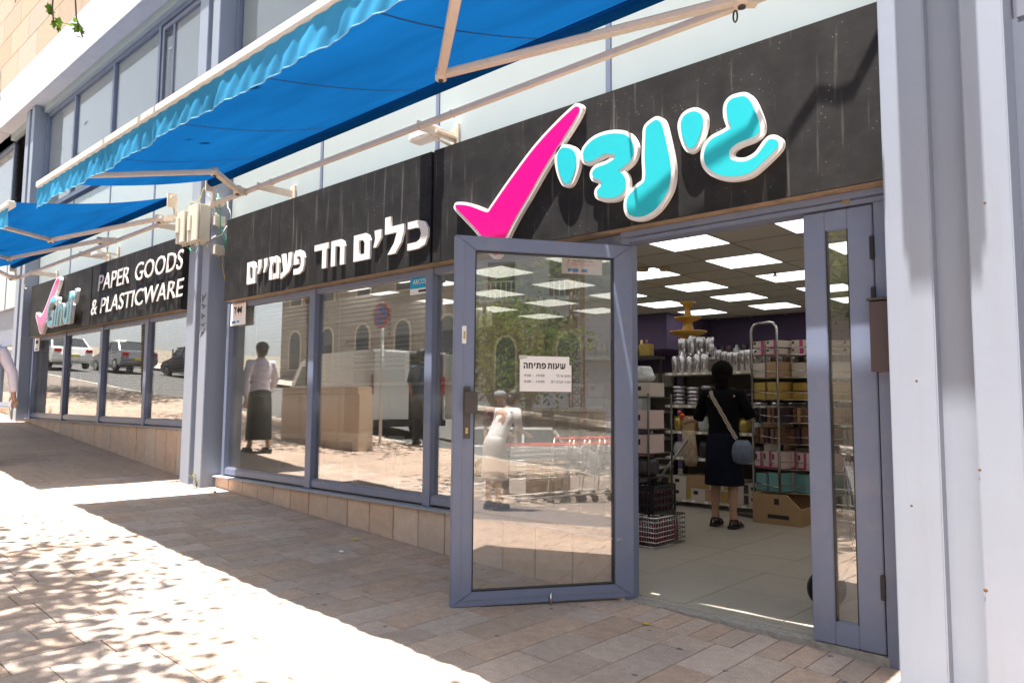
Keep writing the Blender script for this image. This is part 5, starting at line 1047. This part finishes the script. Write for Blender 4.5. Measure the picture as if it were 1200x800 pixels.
# ================================================================== STREET OPPOSITE (seen mirrored)
def car(loc, yaw, m_, lab, L=4.2, grp=None, wagon=False):
    t = thing('parked_car', loc, lab, 'car', grp); Mx = Matrix.Translation(Vector(loc)) @ Matrix.Rotation(yaw, 4, 'Z'); W2 = .86
    def B(name, b, m, par=None, **k): b.xf(Mx); return P(name, b, m, par or t, **k)
    prof = [(-L / 2, .35), (-L / 2 - .02, .6), (-L / 2 + .05, .95), (-L / 2 + .25, 1.0), (L / 2 - 1.1, .95), (L / 2 - .2, .82), (L / 2, .62), (L / 2, .35), (L / 2 - .3, .25), (-L / 2 + .3, .25)]
    bdy = MB(); bdy.prism(prof, 'y', -W2, W2); B('body', bdy, m_, bevel=.05)
    roof = [(-L / 2 + (.12 if wagon else .35), .96), (-L / 2 + (.45 if wagon else .95), 1.44), (.35, 1.47), (.75, 1.40), (L / 2 - 1.05, .94)]
    n = len(roof); b = MB(); vs = [(x, -W2 + (.06 if z < 1 else .2), z) for x, z in roof] + [(x, W2 - (.06 if z < 1 else .2), z) for x, z in roof]
    b.add(vs, [tuple(range(n)), tuple(range(2 * n - 1, n - 1, -1))] + [(i, i + n, (i + 1) % n + n, (i + 1) % n) for i in range(n)]); B('cabin', b, mat('car_glass', (.02, .025, .03), .08), bevel=.03)
    rb_ = MB(); rb_.box((roof[1][0] + .03, -W2 + .19, 1.44), (.72, W2 - .19, 1.485)); B('roof', rb_, m_, bevel=.02)
    for x, z in ((-L / 2 + .55, 0), (.35, 0)): pass
    pl_ = MB()
    for s in (-1, 1):
        for a, b_ in (((roof[0][0] + .02, .96), (roof[1][0], 1.45)), ((-.15, .96), (-.15, 1.46)), ((roof[3][0] + .02, 1.40), (roof[4][0] + .02, .95))): pl_.bar((a[0], s * (W2 - .055), a[1]), (b_[0], s * (W2 - .19), b_[1]), .07, .03)
    B('pillars', pl_, m_)
    for x in (-L / 2 + .8, L / 2 - .85):
        for s in (-1, 1):
            wh = B('wheel', MB().tube([(x, s * (W2 - .16), .31), (x, s * (W2 + .01), .31)], .31, 20), M_black); B('rim', MB().tube([(x, s * (W2 - .1), .31), (x, s * (W2 + .02), .31)], .19, 14), M_steel, wh)
    for s in (-1, 1):
        B('tail_light', MB().box((-L / 2 - .04, s * .80 - (.28 if s > 0 else 0), .74), (-L / 2 + .06, s * .80 + (.28 if s < 0 else 0), .88)), mat('red_lens', (.55, .02, .01), .2)); B('headlight', MB().box((L / 2 - .12, s * .78 - (.2 if s > 0 else 0), .62), (L / 2 + .01, s * .78 + (.2 if s < 0 else 0), .74)), mat('clear_lens', (.7, .7, .72), .1))
    B('rear_window', MB().box((0, 0, 0), (.001, .001, .001)), M_black) if 0 else None
    B('number_plate', MB().box((-L / 2 - .035, -.26, .52), (-L / 2 - .015, .26, .63)), mat('yellow_plate', (.75, .55, .05), .4))
    return t
M_wcar = mat('white_car_paint', (.86, .86, .84), .25, coat=.5); M_gcar = mat('grey_car_paint', (.22, .23, .25), .3, .3, coat=.5); M_dcar = mat('dark_car_paint', (.05, .055, .065), .3, .3, coat=.5)
car((-38.0, -7.6, gz(-38) - .14), radians(180), M_wcar, 'white saloon farthest up the street, nearest the kerb', grp='cars parked up the street'); car((-37.0, -10.2, gz(-37) - .14), radians(180), M_gcar, 'grey saloon beside the white one up the street', grp='cars parked up the street'); car((-33.5, -12.3, gz(-33.5) - .14), radians(180), M_dcar, 'dark saloon by the opposite kerb up the street', grp='cars parked up the street')
car((17.0, -6.0, gz(17) - .14), radians(75), M_wcar, 'white estate car parked down the street beyond the shopping carts', wagon=True)
# white delivery van with open rear doors
def van(loc, yaw):
    t = thing('delivery_van', loc, 'white delivery van parked at the kerb with its rear doors open', 'van'); Mx = Matrix.Translation(Vector(loc)) @ Matrix.Rotation(yaw, 4, 'Z')
    def B(name, b, m, par=None, **k): b.xf(Mx); return P(name, b, m, par or t, **k)
    Wd = .9; prof = [(0, .32), (0, 1.92), (3.1, 1.92), (3.65, 1.75), (4.25, 1.12), (4.7, .95), (4.78, .6), (4.75, .32)]
    b = MB(); n = len(prof); q = prof
    for s in (-1, 1): b.prism(q, 'y', s * Wd - (.03 if s > 0 else -.0), s * Wd + (.0 if s > 0 else .03))
    b.box((0, -Wd + .03, .32), (4.7, Wd - .03, .40)).box((0, -Wd + .03, 1.88), (3.1, Wd - .03, 1.92)).box((2.4, -Wd + .03, .40), (2.45, Wd - .03, 1.88)); b.add([(3.1, -Wd + .03, 1.92), (3.65, -Wd + .03, 1.75), (3.65, Wd - .03, 1.75), (3.1, Wd - .03, 1.92)], [(0, 1, 2, 3)]); b.add([(4.25, -Wd, 1.12), (4.7, -Wd, .95), (4.7, Wd, .95), (4.25, Wd, 1.12)], [(0, 1, 2, 3)]); b.box((4.7, -Wd + .03, .35), (4.75, Wd - .03, .94))
    B('body', b, M_wcar)
    B('windscreen', MB().add([(3.66, -Wd + .05, 1.73), (4.24, -Wd + .05, 1.12), (4.24, Wd - .05, 1.12), (3.66, Wd - .05, 1.73)], [(0, 1, 2, 3)]), mat('car_glass', (.02, .025, .03)), fix=False)
    for s in (-1, 1):
        B('side_window', MB().prism([(2.75, 1.18), (2.75, 1.66), (3.5, 1.66), (3.95, 1.18)], 'y', s * (Wd + .001), s * (Wd + .012)), mat('van_glass', (.06, .09, .09), .08)); B('door_rail', MB().box((.9, s * (Wd + .004) - .004, 1.10), (2.2, s * (Wd + .004) + .008, 1.14)), M_black)
        B('tail_light', MB().box((-.01, s * Wd - (.09 if s > 0 else 0), .98), (.12, s * Wd + .012 * s + (.09 if s < 0 else 0), 1.38)), mat('red_lens', (.55, .02, .01)))
        B('rear_door', MB().box((-.85, Wd, .45), (.0, Wd + .05, 1.88)) if s > 0 else MB().box((-.05, -Wd + .01, .45), (.0, -.05, 1.88)), M_wcar, bevel=.01)
        for x in (.85, 3.9): wh = B('wheel', MB().tube([(x, s * (Wd - .2), .33), (x, s * (Wd + .01), .33)], .33, 20), M_black); B('rim', MB().tube([(x, s * (Wd - .1), .33), (x, s * (Wd + .02), .33)], .2, 14), M_steel, wh)
    B('cargo_bay_lining', MB().box((.02, -Wd + .04, .41), (2.38, -Wd + .05, 1.87)).box((.02, Wd - .05, .41), (2.38, Wd - .04, 1.87)).box((2.37, -Wd + .05, .41), (2.39, Wd - .05, 1.87)), mat('dark_grey_lining', (.07, .07, .07), .7)); B('bumper', MB().box((-.1, -Wd + .02, .30), (.0, Wd - .02, .43)), M_black, bevel=.01)
van((-9.75, -6.25, gz(-9.3) - .14), radians(188))
# stone planter wall
pw = thing('planter_wall', (-8.3, -3.2, gz(-8.3)), 'low wall of square cut beige stone blocks on the pavement', 'wall'); a0, a1 = Vector((-9.3, -2.95)), Vector((-7.5, -3.32)); d_ = (a1 - a0).normalized(); nn = Vector((d_.y, -d_.x))
M_beige = mat('beige_limestone', (.62, .48, .35), .75, var=.10, nscale=8, rnd=.08, bump=.2)
for r, (z0, z1) in enumerate(((-.2, .30), (.303, .90), (.903, 1.02))):
    x = 0; L = (a1 - a0).length
    while x < L - .05:
        x1 = min(x + (.46 if r < 2 else .6), L); p, q_ = a0 + d_ * (x + .003), a0 + d_ * (x1 - .003); zb = gz(a0.x)
        vs = [(v.x, v.y, zz) for zz in (zb - .1 + z0, zb - .1 + z1) for v in (p, q_, q_ + nn * .35, p + nn * .35)]; P('stone_block', MB().add(vs, [(3, 2, 1, 0), (4, 5, 6, 7), (0, 1, 5, 4), (1, 2, 6, 5), (2, 3, 7, 6), (3, 0, 4, 7)]), M_beige, pw, bevel=.006); x = x1
# no stopping sign on a post
sp_ = thing('road_sign', (-8.4, -4.45, gz(-8.4)), 'round blue no stopping sign with a red ring on a pale post', 'road sign'); gz0 = gz(-8.4)
P('post', MB().cyl((-8.4, -4.45, gz0), (-8.4, -4.45, gz0 + 2.6), .03), M_white, sp_)
P('disc', MB().cyl((-8.4, -4.42, gz0 + 2.35), (-8.4, -4.405, gz0 + 2.35), .24, 28), mat('red_lens', (.55, .02, .01)), sp_); P('blue_disc', MB().cyl((-8.4, -4.404, gz0 + 2.35), (-8.4, -4.40, gz0 + 2.35), .19, 28), mat('sign_blue', (.02, .08, .4), .4), sp_); P('red_bar', MB().bar((-8.54, -4.398, gz0 + 2.49), (-8.26, -4.398, gz0 + 2.21), .045, .004, up=(0, 1, 0)), mat('red_lens', (.55, .02, .01)), sp_)
# shopping carts
def cart():
    t = thing('shopping_cart', (0, 0, 0), 'wire shopping cart with a red handle, one of the nested row on the pavement', 'shopping cart', 'nested shopping carts by the shop')
    M_cw = mat('cart_wire', (.55, .52, .48), .35, .7); b = MB()
    def rg(z, t_): x0, x1, w_ = -.05 * t_, .85 + .08 * t_, .24 + .05 * t_; return [(x0, -w_, z), (x1, -w_ * .8, z), (x1, w_ * .8, z), (x0, w_, z)]
    for k in range(8): b.tube(rg(.42 + k * .07 + .0, k / 7), .004, 4, closed=True)
    lo_, hi_ = rg(.42, 0), rg(.91, 1)
    for a in range(4):
        for k in range(12 if a % 2 == 0 else 7):
            u = k / (11 if a % 2 == 0 else 6); p = Vector(lo_[a]).lerp(Vector(lo_[(a + 1) % 4]), u); q_ = Vector(hi_[a]).lerp(Vector(hi_[(a + 1) % 4]), u); b.tube([p, q_], .0035, 4)
    P('basket', b, M_cw, t); P('frame', MB().tube([(-.15, -.26, .98), (-.05, -.24, .5), (.0, -.24, .14), (.9, -.2, .12)], .012, 6).tube([(-.15, .26, .98), (-.05, .24, .5), (.0, .24, .14), (.9, .2, .12)], .012, 6), M_cw, t)
    P('handle', MB().tube([(-.16, -.27, .99), (-.16, .27, .99)], .017, 8), mat('red_handle_plastic', (.6, .05, .02), .4), t); P('rim', MB().tube(hi_, .008, 5, closed=True), mat('red_handle_plastic', (.6, .05, .02)), t)
    for x in (.03, .88):
        for y in (-.22, .22): P('wheel', MB().tube([(x, y - .015, .06), (x, y + .015, .06)], .06, 12), M_black, t)
    return t
c0 = cart(); yw = radians(219)
for k in range(5):
    c = c0 if k == 0 else dup(c0); c['label'] = 'wire shopping cart with a red handle, ' + ('rearmost of the nested row', 'second from the rear of the nested row', 'middle of the nested row', 'second from the front of the nested row', 'foremost of the nested row')[k]; c.location = (7.5 - k * .24, -1.5 - .195 * k, gz(7.2)); c.rotation_euler.z = yw
bx = tag(MB().box((6.9, -2.9, gz(6.6)), (7.5, -2.3, gz(6.6) + .55)).build('cardboard_box', M_kraft, bevel=.01), 'large brown cardboard box beside the shopping carts', 'box')
# buildings across the street
def street_house(x0, x1, y, h, m, lab, arch=True, y1=None, faces=1):
    y1 = y1 or y - 8; zb = gz((x0 + x1) / 2) - .5; t = thing('stone_house', ((x0 + x1) / 2, y, zb), lab, 'building')
    P('wall', MB().box((x0, y1, zb), (x1, y, zb + h)), m, t); P('cornice', MB().box((x0 - .1, y, zb + h - .4), (x1 + .1, y + .15, zb + h - .15)), m, t)
    nf = int((h - 1) // 3.4); nx = int((x1 - x0) // 2.6)
    for f_ in range(nf):
        for i in range(nx):
            cx = x0 + (i + .5) * (x1 - x0) / nx; z0 = zb + 1.5 + f_ * 3.4; pts = [(cx - .5, z0), (cx + .5, z0), (cx + .5, z0 + 1.5)] + ([(cx + .5 * cos(a), z0 + 1.5 + .5 * sin(a)) for a in (pi / 5, 2 * pi / 5, 3 * pi / 5, 4 * pi / 5)] if arch else []) + [(cx - .5, z0 + 1.5)]
            wn = P('window', MB().prism([(cx + (u - cx) * 1.25, z0 + (v - z0) * 1.08 - .05) for u, v in pts], 'y', y - .01, y + .06), mat('pale_stone_trim', (.55, .46, .34), .8), t); P('pane', MB().prism(pts, 'y', y + .05, y + .07), mat('dark_pane', (.03, .035, .04), .1), wn)
    return t
def block_mat(name, c1, c2, sc_):
    mm = mat(name, c1, .85, var=.15, nscale=3, bump=.3, bscale=12); t = mm.node_tree; N = t.nodes; br = N.new('ShaderNodeTexBrick'); br.inputs['Scale'].default_value = 1; br.inputs['Brick Width'].default_value = .6; br.inputs['Row Height'].default_value = .3; br.inputs['Mortar Size'].default_value = .012
    br.inputs['Color1'].default_value = (*c1, 1); br.inputs['Color2'].default_value = (*c2, 1); br.inputs['Mortar'].default_value = (c1[0] * .5, c1[1] * .5, c1[2] * .5, 1)
    geo = N.new('ShaderNodeNewGeometry'); sp = N.new('ShaderNodeSeparateXYZ'); cb2 = N.new('ShaderNodeCombineXYZ'); ad = N.new('ShaderNodeMath'); t.links.new(geo.outputs['Position'], sp.inputs[0]); t.links.new(sp.outputs[0], ad.inputs[0]); t.links.new(sp.outputs[1], ad.inputs[1]); t.links.new(ad.outputs[0], cb2.inputs[0]); t.links.new(sp.outputs[2], cb2.inputs[1]); t.links.new(cb2.outputs[0], br.inputs['Vector']); t.links.new(br.outputs[0], N['Principled BSDF'].inputs['Base Color']); return mm
M_b1 = block_mat('warm_stone_blocks', (.34, .25, .16), (.28, .20, .13), 1); M_b2 = block_mat('grey_stone_blocks', (.33, .29, .24), (.27, .23, .19), 1); M_b3 = mat('cream_render', (.55, .5, .43), .85, var=.06, nscale=2)
street_house(-34, -19, -17.2, 9, M_b2, 'grey stone house far up the opposite side'); street_house(-18.5, -6, -17.0, 11, M_b1, 'warm stone house with arched windows opposite the shop'); street_house(-5, 9, -17.4, 8, M_b2, 'plain grey stone house opposite the door'); street_house(10, 30, -17.4, 6, M_b1, 'low warm stone house down the opposite side')
street_house(38, 60, -2, 13, M_b3, 'cream block closing the lower end of the street', arch=False, y1=-16)
# the end building's faces with railings
eb = thing('apartment_block', (36, -8, gz(36)), 'pale blue grey block with balcony railings at the lower end of the street', 'building')
P('wall', MB().box((34, -26, -3), (38, 8, 13)), mat('pale_blue_render', (.42, .46, .52), .8, var=.04), eb)
for k in range(3):
    z = 3.5 + k * 3.2; P('balcony_slab', MB().box((33.0, -22, z), (34, 4, z + .2)), M_white_wall, eb); rl = MB().box((33.0, -22, z + 1.1), (33.06, 4, z + 1.16))
    for j in range(88): rl.box((33.0, -22 + j * .3, z + .2), (33.05, -21.95 + j * .3, z + 1.1))
    stuff(P('railing', rl, M_white_wall, eb))
    for j in range(7): P('window', MB().box((33.98, -21 + j * 3.6, z + .4), (34.0 - .05, -19.4 + j * 3.6, z + 2.4)), mat('dark_pane', (.03, .035, .04)), eb)
# boundary wall with graffiti down the street
gw = thing('boundary_wall', (16, -8, -1), 'rough stone boundary wall down the street behind the white car', 'wall'); P('wall', MB().bar((21.5, -4.6, gz(20) + .9), (21.5, -14, gz(20) + .9), .4, 2.2), M_b1, gw); P('coping', MB().bar((21.5, -4.6, gz(20) + 2.05), (21.5, -14, gz(20) + 2.05), .5, .12), M_kerb, gw)
tw = thing('lattice_mast', (26, -6.5, gz(26)), 'rusty lattice steel mast rising over the trees down the street', 'mast'); b = MB(); za = gz(26)
for dx, dy in ((-.6, -.6), (.6, -.6), (.6, .6), (-.6, .6)): b.bar((26 + dx * .45, -6.7 + dy * .45, za), (26 + dx * .4, -6.7 + dy * .4, za + 9), .06)
for k in range(18):
    z = za + k * .5; s = .27 - .03 * k / 18
    for (ax, ay), (bx_, by) in zip(((-1, -1), (1, -1), (1, 1), (-1, 1)), ((1, -1), (1, 1), (-1, 1), (-1, -1))): b.bar((26 + ax * s, -6.7 + ay * s, z), (26 + bx_ * s, -6.7 + by * s, z + .5), .035).bar((26 + ax * s, -6.7 + ay * s, z), (26 + bx_ * s, -6.7 + by * s, z), .035)
P('lattice', b, mat('rusty_steel', (.22, .13, .08), .7, .3), tw)

# ================================================================== TREES
def leaf_mat(name, c, tcol):
    mm = cloth_mat(name, c, .35, .3, tcol=tcol); return mm
M_leaf = leaf_mat('plane_leaf', (.055, .105, .022), (.16, .26, .03)); M_bark = mat('bark', (.16, .12, .09), .9, var=.3, nscale=12, bump=.6)
def tree(base, H, trunk_r, crown, nclump, leaf, per, lab, mleaf=None, seed=1, grp=None):
    rr = random.Random(seed); base = Vector(base); t = thing('street_tree', base, lab, 'tree', grp)
    cx, cy, cz, rx, ry, rz = crown; top = Vector((cx, cy, cz)); tb = MB(); k1 = base.lerp(top, .35); k1.z = base.z + (top.z - base.z) * .45
    tb.tube([base, base + (k1 - base) * .5, k1, top], [trunk_r, trunk_r * .8, trunk_r * .65, trunk_r * .3], 10); tips = []
    for i in range(16):
        a = rr.uniform(0, 2 * pi); e = Vector((cx + rx * .85 * cos(a) * rr.uniform(.5, 1), cy + ry * .85 * sin(a) * rr.uniform(.5, 1), cz + rz * rr.uniform(-.6, .8))); s = k1.lerp(top, rr.random()); mid = s.lerp(e, .5) + Vector((0, 0, .25)); tb.tube([s, mid, e], [trunk_r * .35, trunk_r * .2, .015], 6); tips += [mid, e]
        for q_ in range(3): e2 = e + Vector((rr.uniform(-1, 1), rr.uniform(-1, 1), rr.uniform(-.5, .6))) * rx * .3; tb.tube([mid.lerp(e, rr.random()), e2], [.02, .006], 4); tips.append(e2)
    P('trunk', tb, M_bark, t)
    b = MB(); vs = []; fs = []
    shp = [(0, 0), (.28, .18), (.5, .12), (.42, .42), (.72, .5), (.36, .66), (0, 1.0), (-.36, .66), (-.72, .5), (-.42, .42), (-.5, .12), (-.28, .18)]
    for _ in range(nclump):
        if rr.random() < .75: c_ = rr.choice(tips) + Vector((rr.gauss(0, 1), rr.gauss(0, 1), rr.gauss(0, .8))) * rx * .13
        else:
            v = Vector((rr.gauss(0, 1), rr.gauss(0, 1), rr.gauss(0, 1))).normalized() * rr.uniform(.6, 1); c_ = Vector((cx + v.x * rx, cy + v.y * ry, cz + v.z * rz))
        for k in range(per):
            o_ = c_ + Vector((rr.gauss(0, 1), rr.gauss(0, 1), rr.gauss(0, .7))) * leaf * 2.2; Mx = Matrix.Rotation(rr.uniform(0, 2 * pi), 3, 'Z') @ Matrix.Rotation(rr.gauss(0, .8), 3, 'X') @ Matrix.Rotation(rr.gauss(0, .5), 3, 'Y'); s = leaf * rr.uniform(.6, 1.25); n0 = len(vs)
            vs += [o_ + Mx @ Vector((x * s, y * s, -.15 * s * (abs(x) + y * y))) for x, y in shp]; fs.append(tuple(range(n0, n0 + 12)))
    b.v = vs; b.f = fs; b.sm = [False] * len(fs); cw = P('crown', b, mleaf or M_leaf, t, fix=False); return t
tree((-.6, -5.6, gz(-.6) - .1), 8, .17, (-2.1, -4.7, 6.2, 2.5, 1.35, 1.0), 2500, .08, 6, 'leafy plane tree over the pavement, its twigs hanging into the top left corner', seed=3)
tree((-11.5, -5.0, gz(-11.5) - .1), 8, .17, (-11.0, -4.4, 5.2, 3.4, 1.7, 1.1), 800, .115, 6, 'second leafy plane tree added farther up the pavement to shade it, seen only mirrored', seed=13)  # tree added so the paving mirrored in the far windows turns darker
tree((-20.5, -5.0, gz(-20.5) - .1), 8, .17, (-20.0, -4.4, 6.0, 3.8, 1.7, 1.1), 700, .13, 6, 'third leafy plane tree added farthest up the pavement to shade it, seen only mirrored', seed=17)  # another added tree, its shade dims the paving mirrored in the far panes
M_dleaf = leaf_mat('dark_leaf', (.07, .12, .03), (.14, .2, .04))
tree((19, -6.6, gz(19) - .1), 6, .2, (19, -6.7, 2.7, 1.8, 1.5, 1.6), 420, .14, 6, 'bushy dark tree down the street beyond the white car', M_dleaf, seed=5, grp=None)
tree((25, -10.0, gz(25) - .1), 6, .2, (25, -10.0, 3.4, 2.6, 2.6, 2.0), 500, .16, 6, 'broad dark tree behind the boundary wall', M_dleaf, seed=6)
tree((-12.5, -14.2, gz(-12.5) - .1), 6, .2, (-12.5, -14.2, 5.6, 2.6, 2.2, 1.9), 500, .16, 6, 'tree on the opposite pavement in front of the warm stone house', M_dleaf, seed=7)
tree((-4.5, -14.2, gz(-4.5) - .1), 6, .2, (-4.5, -14.2, 4.9, 2.3, 2.2, 1.8), 500, .16, 6, 'tree on the opposite pavement across from the door', M_dleaf, seed=8)

def sprig(pts, n, leaf, seed, lab):
    rr = random.Random(seed); t = thing('leafy_twig', pts[0], lab, 'twig', 'leafy twigs hanging into the top left corner'); P('stem', MB().tube(pts, .006, 5), M_bark, t); shp = [(0, 0), (.3, .1), (.55, .05), (.42, .38), (.75, .5), (.36, .62), (0, 1.0), (-.36, .62), (-.75, .5), (-.42, .38), (-.55, .05), (-.3, .1)]
    for k in range(n):
        p = Vector(pts[-1]).lerp(Vector(pts[len(pts) // 2]), (k / n) ** 1.3) + Vector((rr.gauss(0, .035), rr.gauss(0, .035), rr.gauss(0, .03))); Mx = Matrix.Rotation(rr.uniform(0, 2 * pi), 3, 'Z') @ Matrix.Rotation(rr.gauss(1.0, .6), 3, 'X') @ Matrix.Rotation(rr.gauss(0, .5), 3, 'Y'); s = leaf * rr.uniform(.7, 1.2)
        P('leaf', MB().add([p + Mx @ Vector((x * s, y * s, -.2 * s * (abs(x) + y * y))) for x, y in shp], [tuple(range(12))]), M_leaf, t, fix=False)
sprig([(-3.45, -2.45, 4.75), (-3.52, -2.43, 4.4), (-3.55, -2.42, 4.14), (-3.56, -2.40, 4.0)], 9, .065, 4, 'left one of two leafy twigs hanging into the top left corner')
sprig([(-3.4, -2.3, 4.7), (-3.47, -2.30, 4.3), (-3.50, -2.27, 4.10), (-3.50, -2.22, 3.97)], 7, .055, 9, 'right, paler one of two leafy twigs hanging into the top left corner')
sprig([(-3.55, -2.75, 4.7), (-3.6, -2.72, 4.4), (-3.62, -2.70, 4.2), (-3.62, -2.69, 4.12)], 4, .05, 5, 'tiny leafy twig at the extreme top left corner')
def weed(x, y, z, n, hh, seed, lab):
    rr = random.Random(seed); t = thing('weed', (x, y, z), lab, 'plant', 'weeds at the column feet')
    for k in range(n):
        a = rr.uniform(0, 2 * pi); e = Vector((x + cos(a) * rr.uniform(.02, .10), y - abs(sin(a)) * rr.uniform(.02, .09), z + hh * rr.uniform(.5, 1))); m_ = Vector((x, y, z)).lerp(e, .5) + Vector((0, 0, .02))
        P('stem', MB().tube([(x, y, z), m_, e], [.003, .002, .001], 4), M_wd, t); b = MB()
        for q in range(4):
            c_ = m_.lerp(e, q / 3); d_ = Vector((rr.uniform(-1, 1), rr.uniform(-1, .3), rr.uniform(-.3, .6))) * .025; s_ = Vector((d_.y, -d_.x, .3 * d_.z)) * .4
            b.add([c_, c_ + d_ * .5 + s_, c_ + d_, c_ + d_ * .5 - s_], [(0, 1, 2, 3)])
        P('leaves', b, M_wd, t, fix=False)
M_wd = mat('dry_weed', (.22, .20, .06), .8, var=.3, nscale=20)
weed(-5.50, -.26, gz(-5.5), 9, .20, 2, 'dry yellowish weed at the foot of the near side of the double column')
weed(-12.8, -.28, gz(-12.8), 12, .30, 3, 'green weed at the foot of the far column at the left edge')
# ================================================================== LITTER
def scrap(x, y, lab, m, s, seed, cat):
    rr = random.Random(seed); b = MB(); b.sphere((0, 0, 0), s, 8, (1.2, .8, .45)); b.v = [v * rr.uniform(.6, 1.3) + Vector((x, y, gz(x) + s * .4)) for v in b.v]; b.sm = [False] * len(b.f); tag(b.build({'leaf': 'fallen_leaf', 'litter': 'paper_scrap'}[cat], m), lab, cat)
scrap(-2.16, -.67, 'crumpled white paper scrap on the shaded paving', M_paper, .022, 1, 'litter'); scrap(-2.45, -.34, 'yellow leaf near the plinth below the near window', mat('yellow_leaf', (.62, .42, .03), .7), .02, 2, 'leaf'); scrap(.33, -.38, 'yellow leaf on the paving just outside the doorway', mat('yellow_leaf', (.62, .42, .03)), .017, 3, 'leaf')
scrap(-5.1, -.25, 'dead brown leaf by the foot of the column', mat('brown_leaf', (.2, .12, .06), .8), .02, 4, 'leaf'); scrap(-6.9, -.5, 'tiny white scrap below the far window', M_paper, .015, 5, 'litter')
sc.render.film_transparent = False
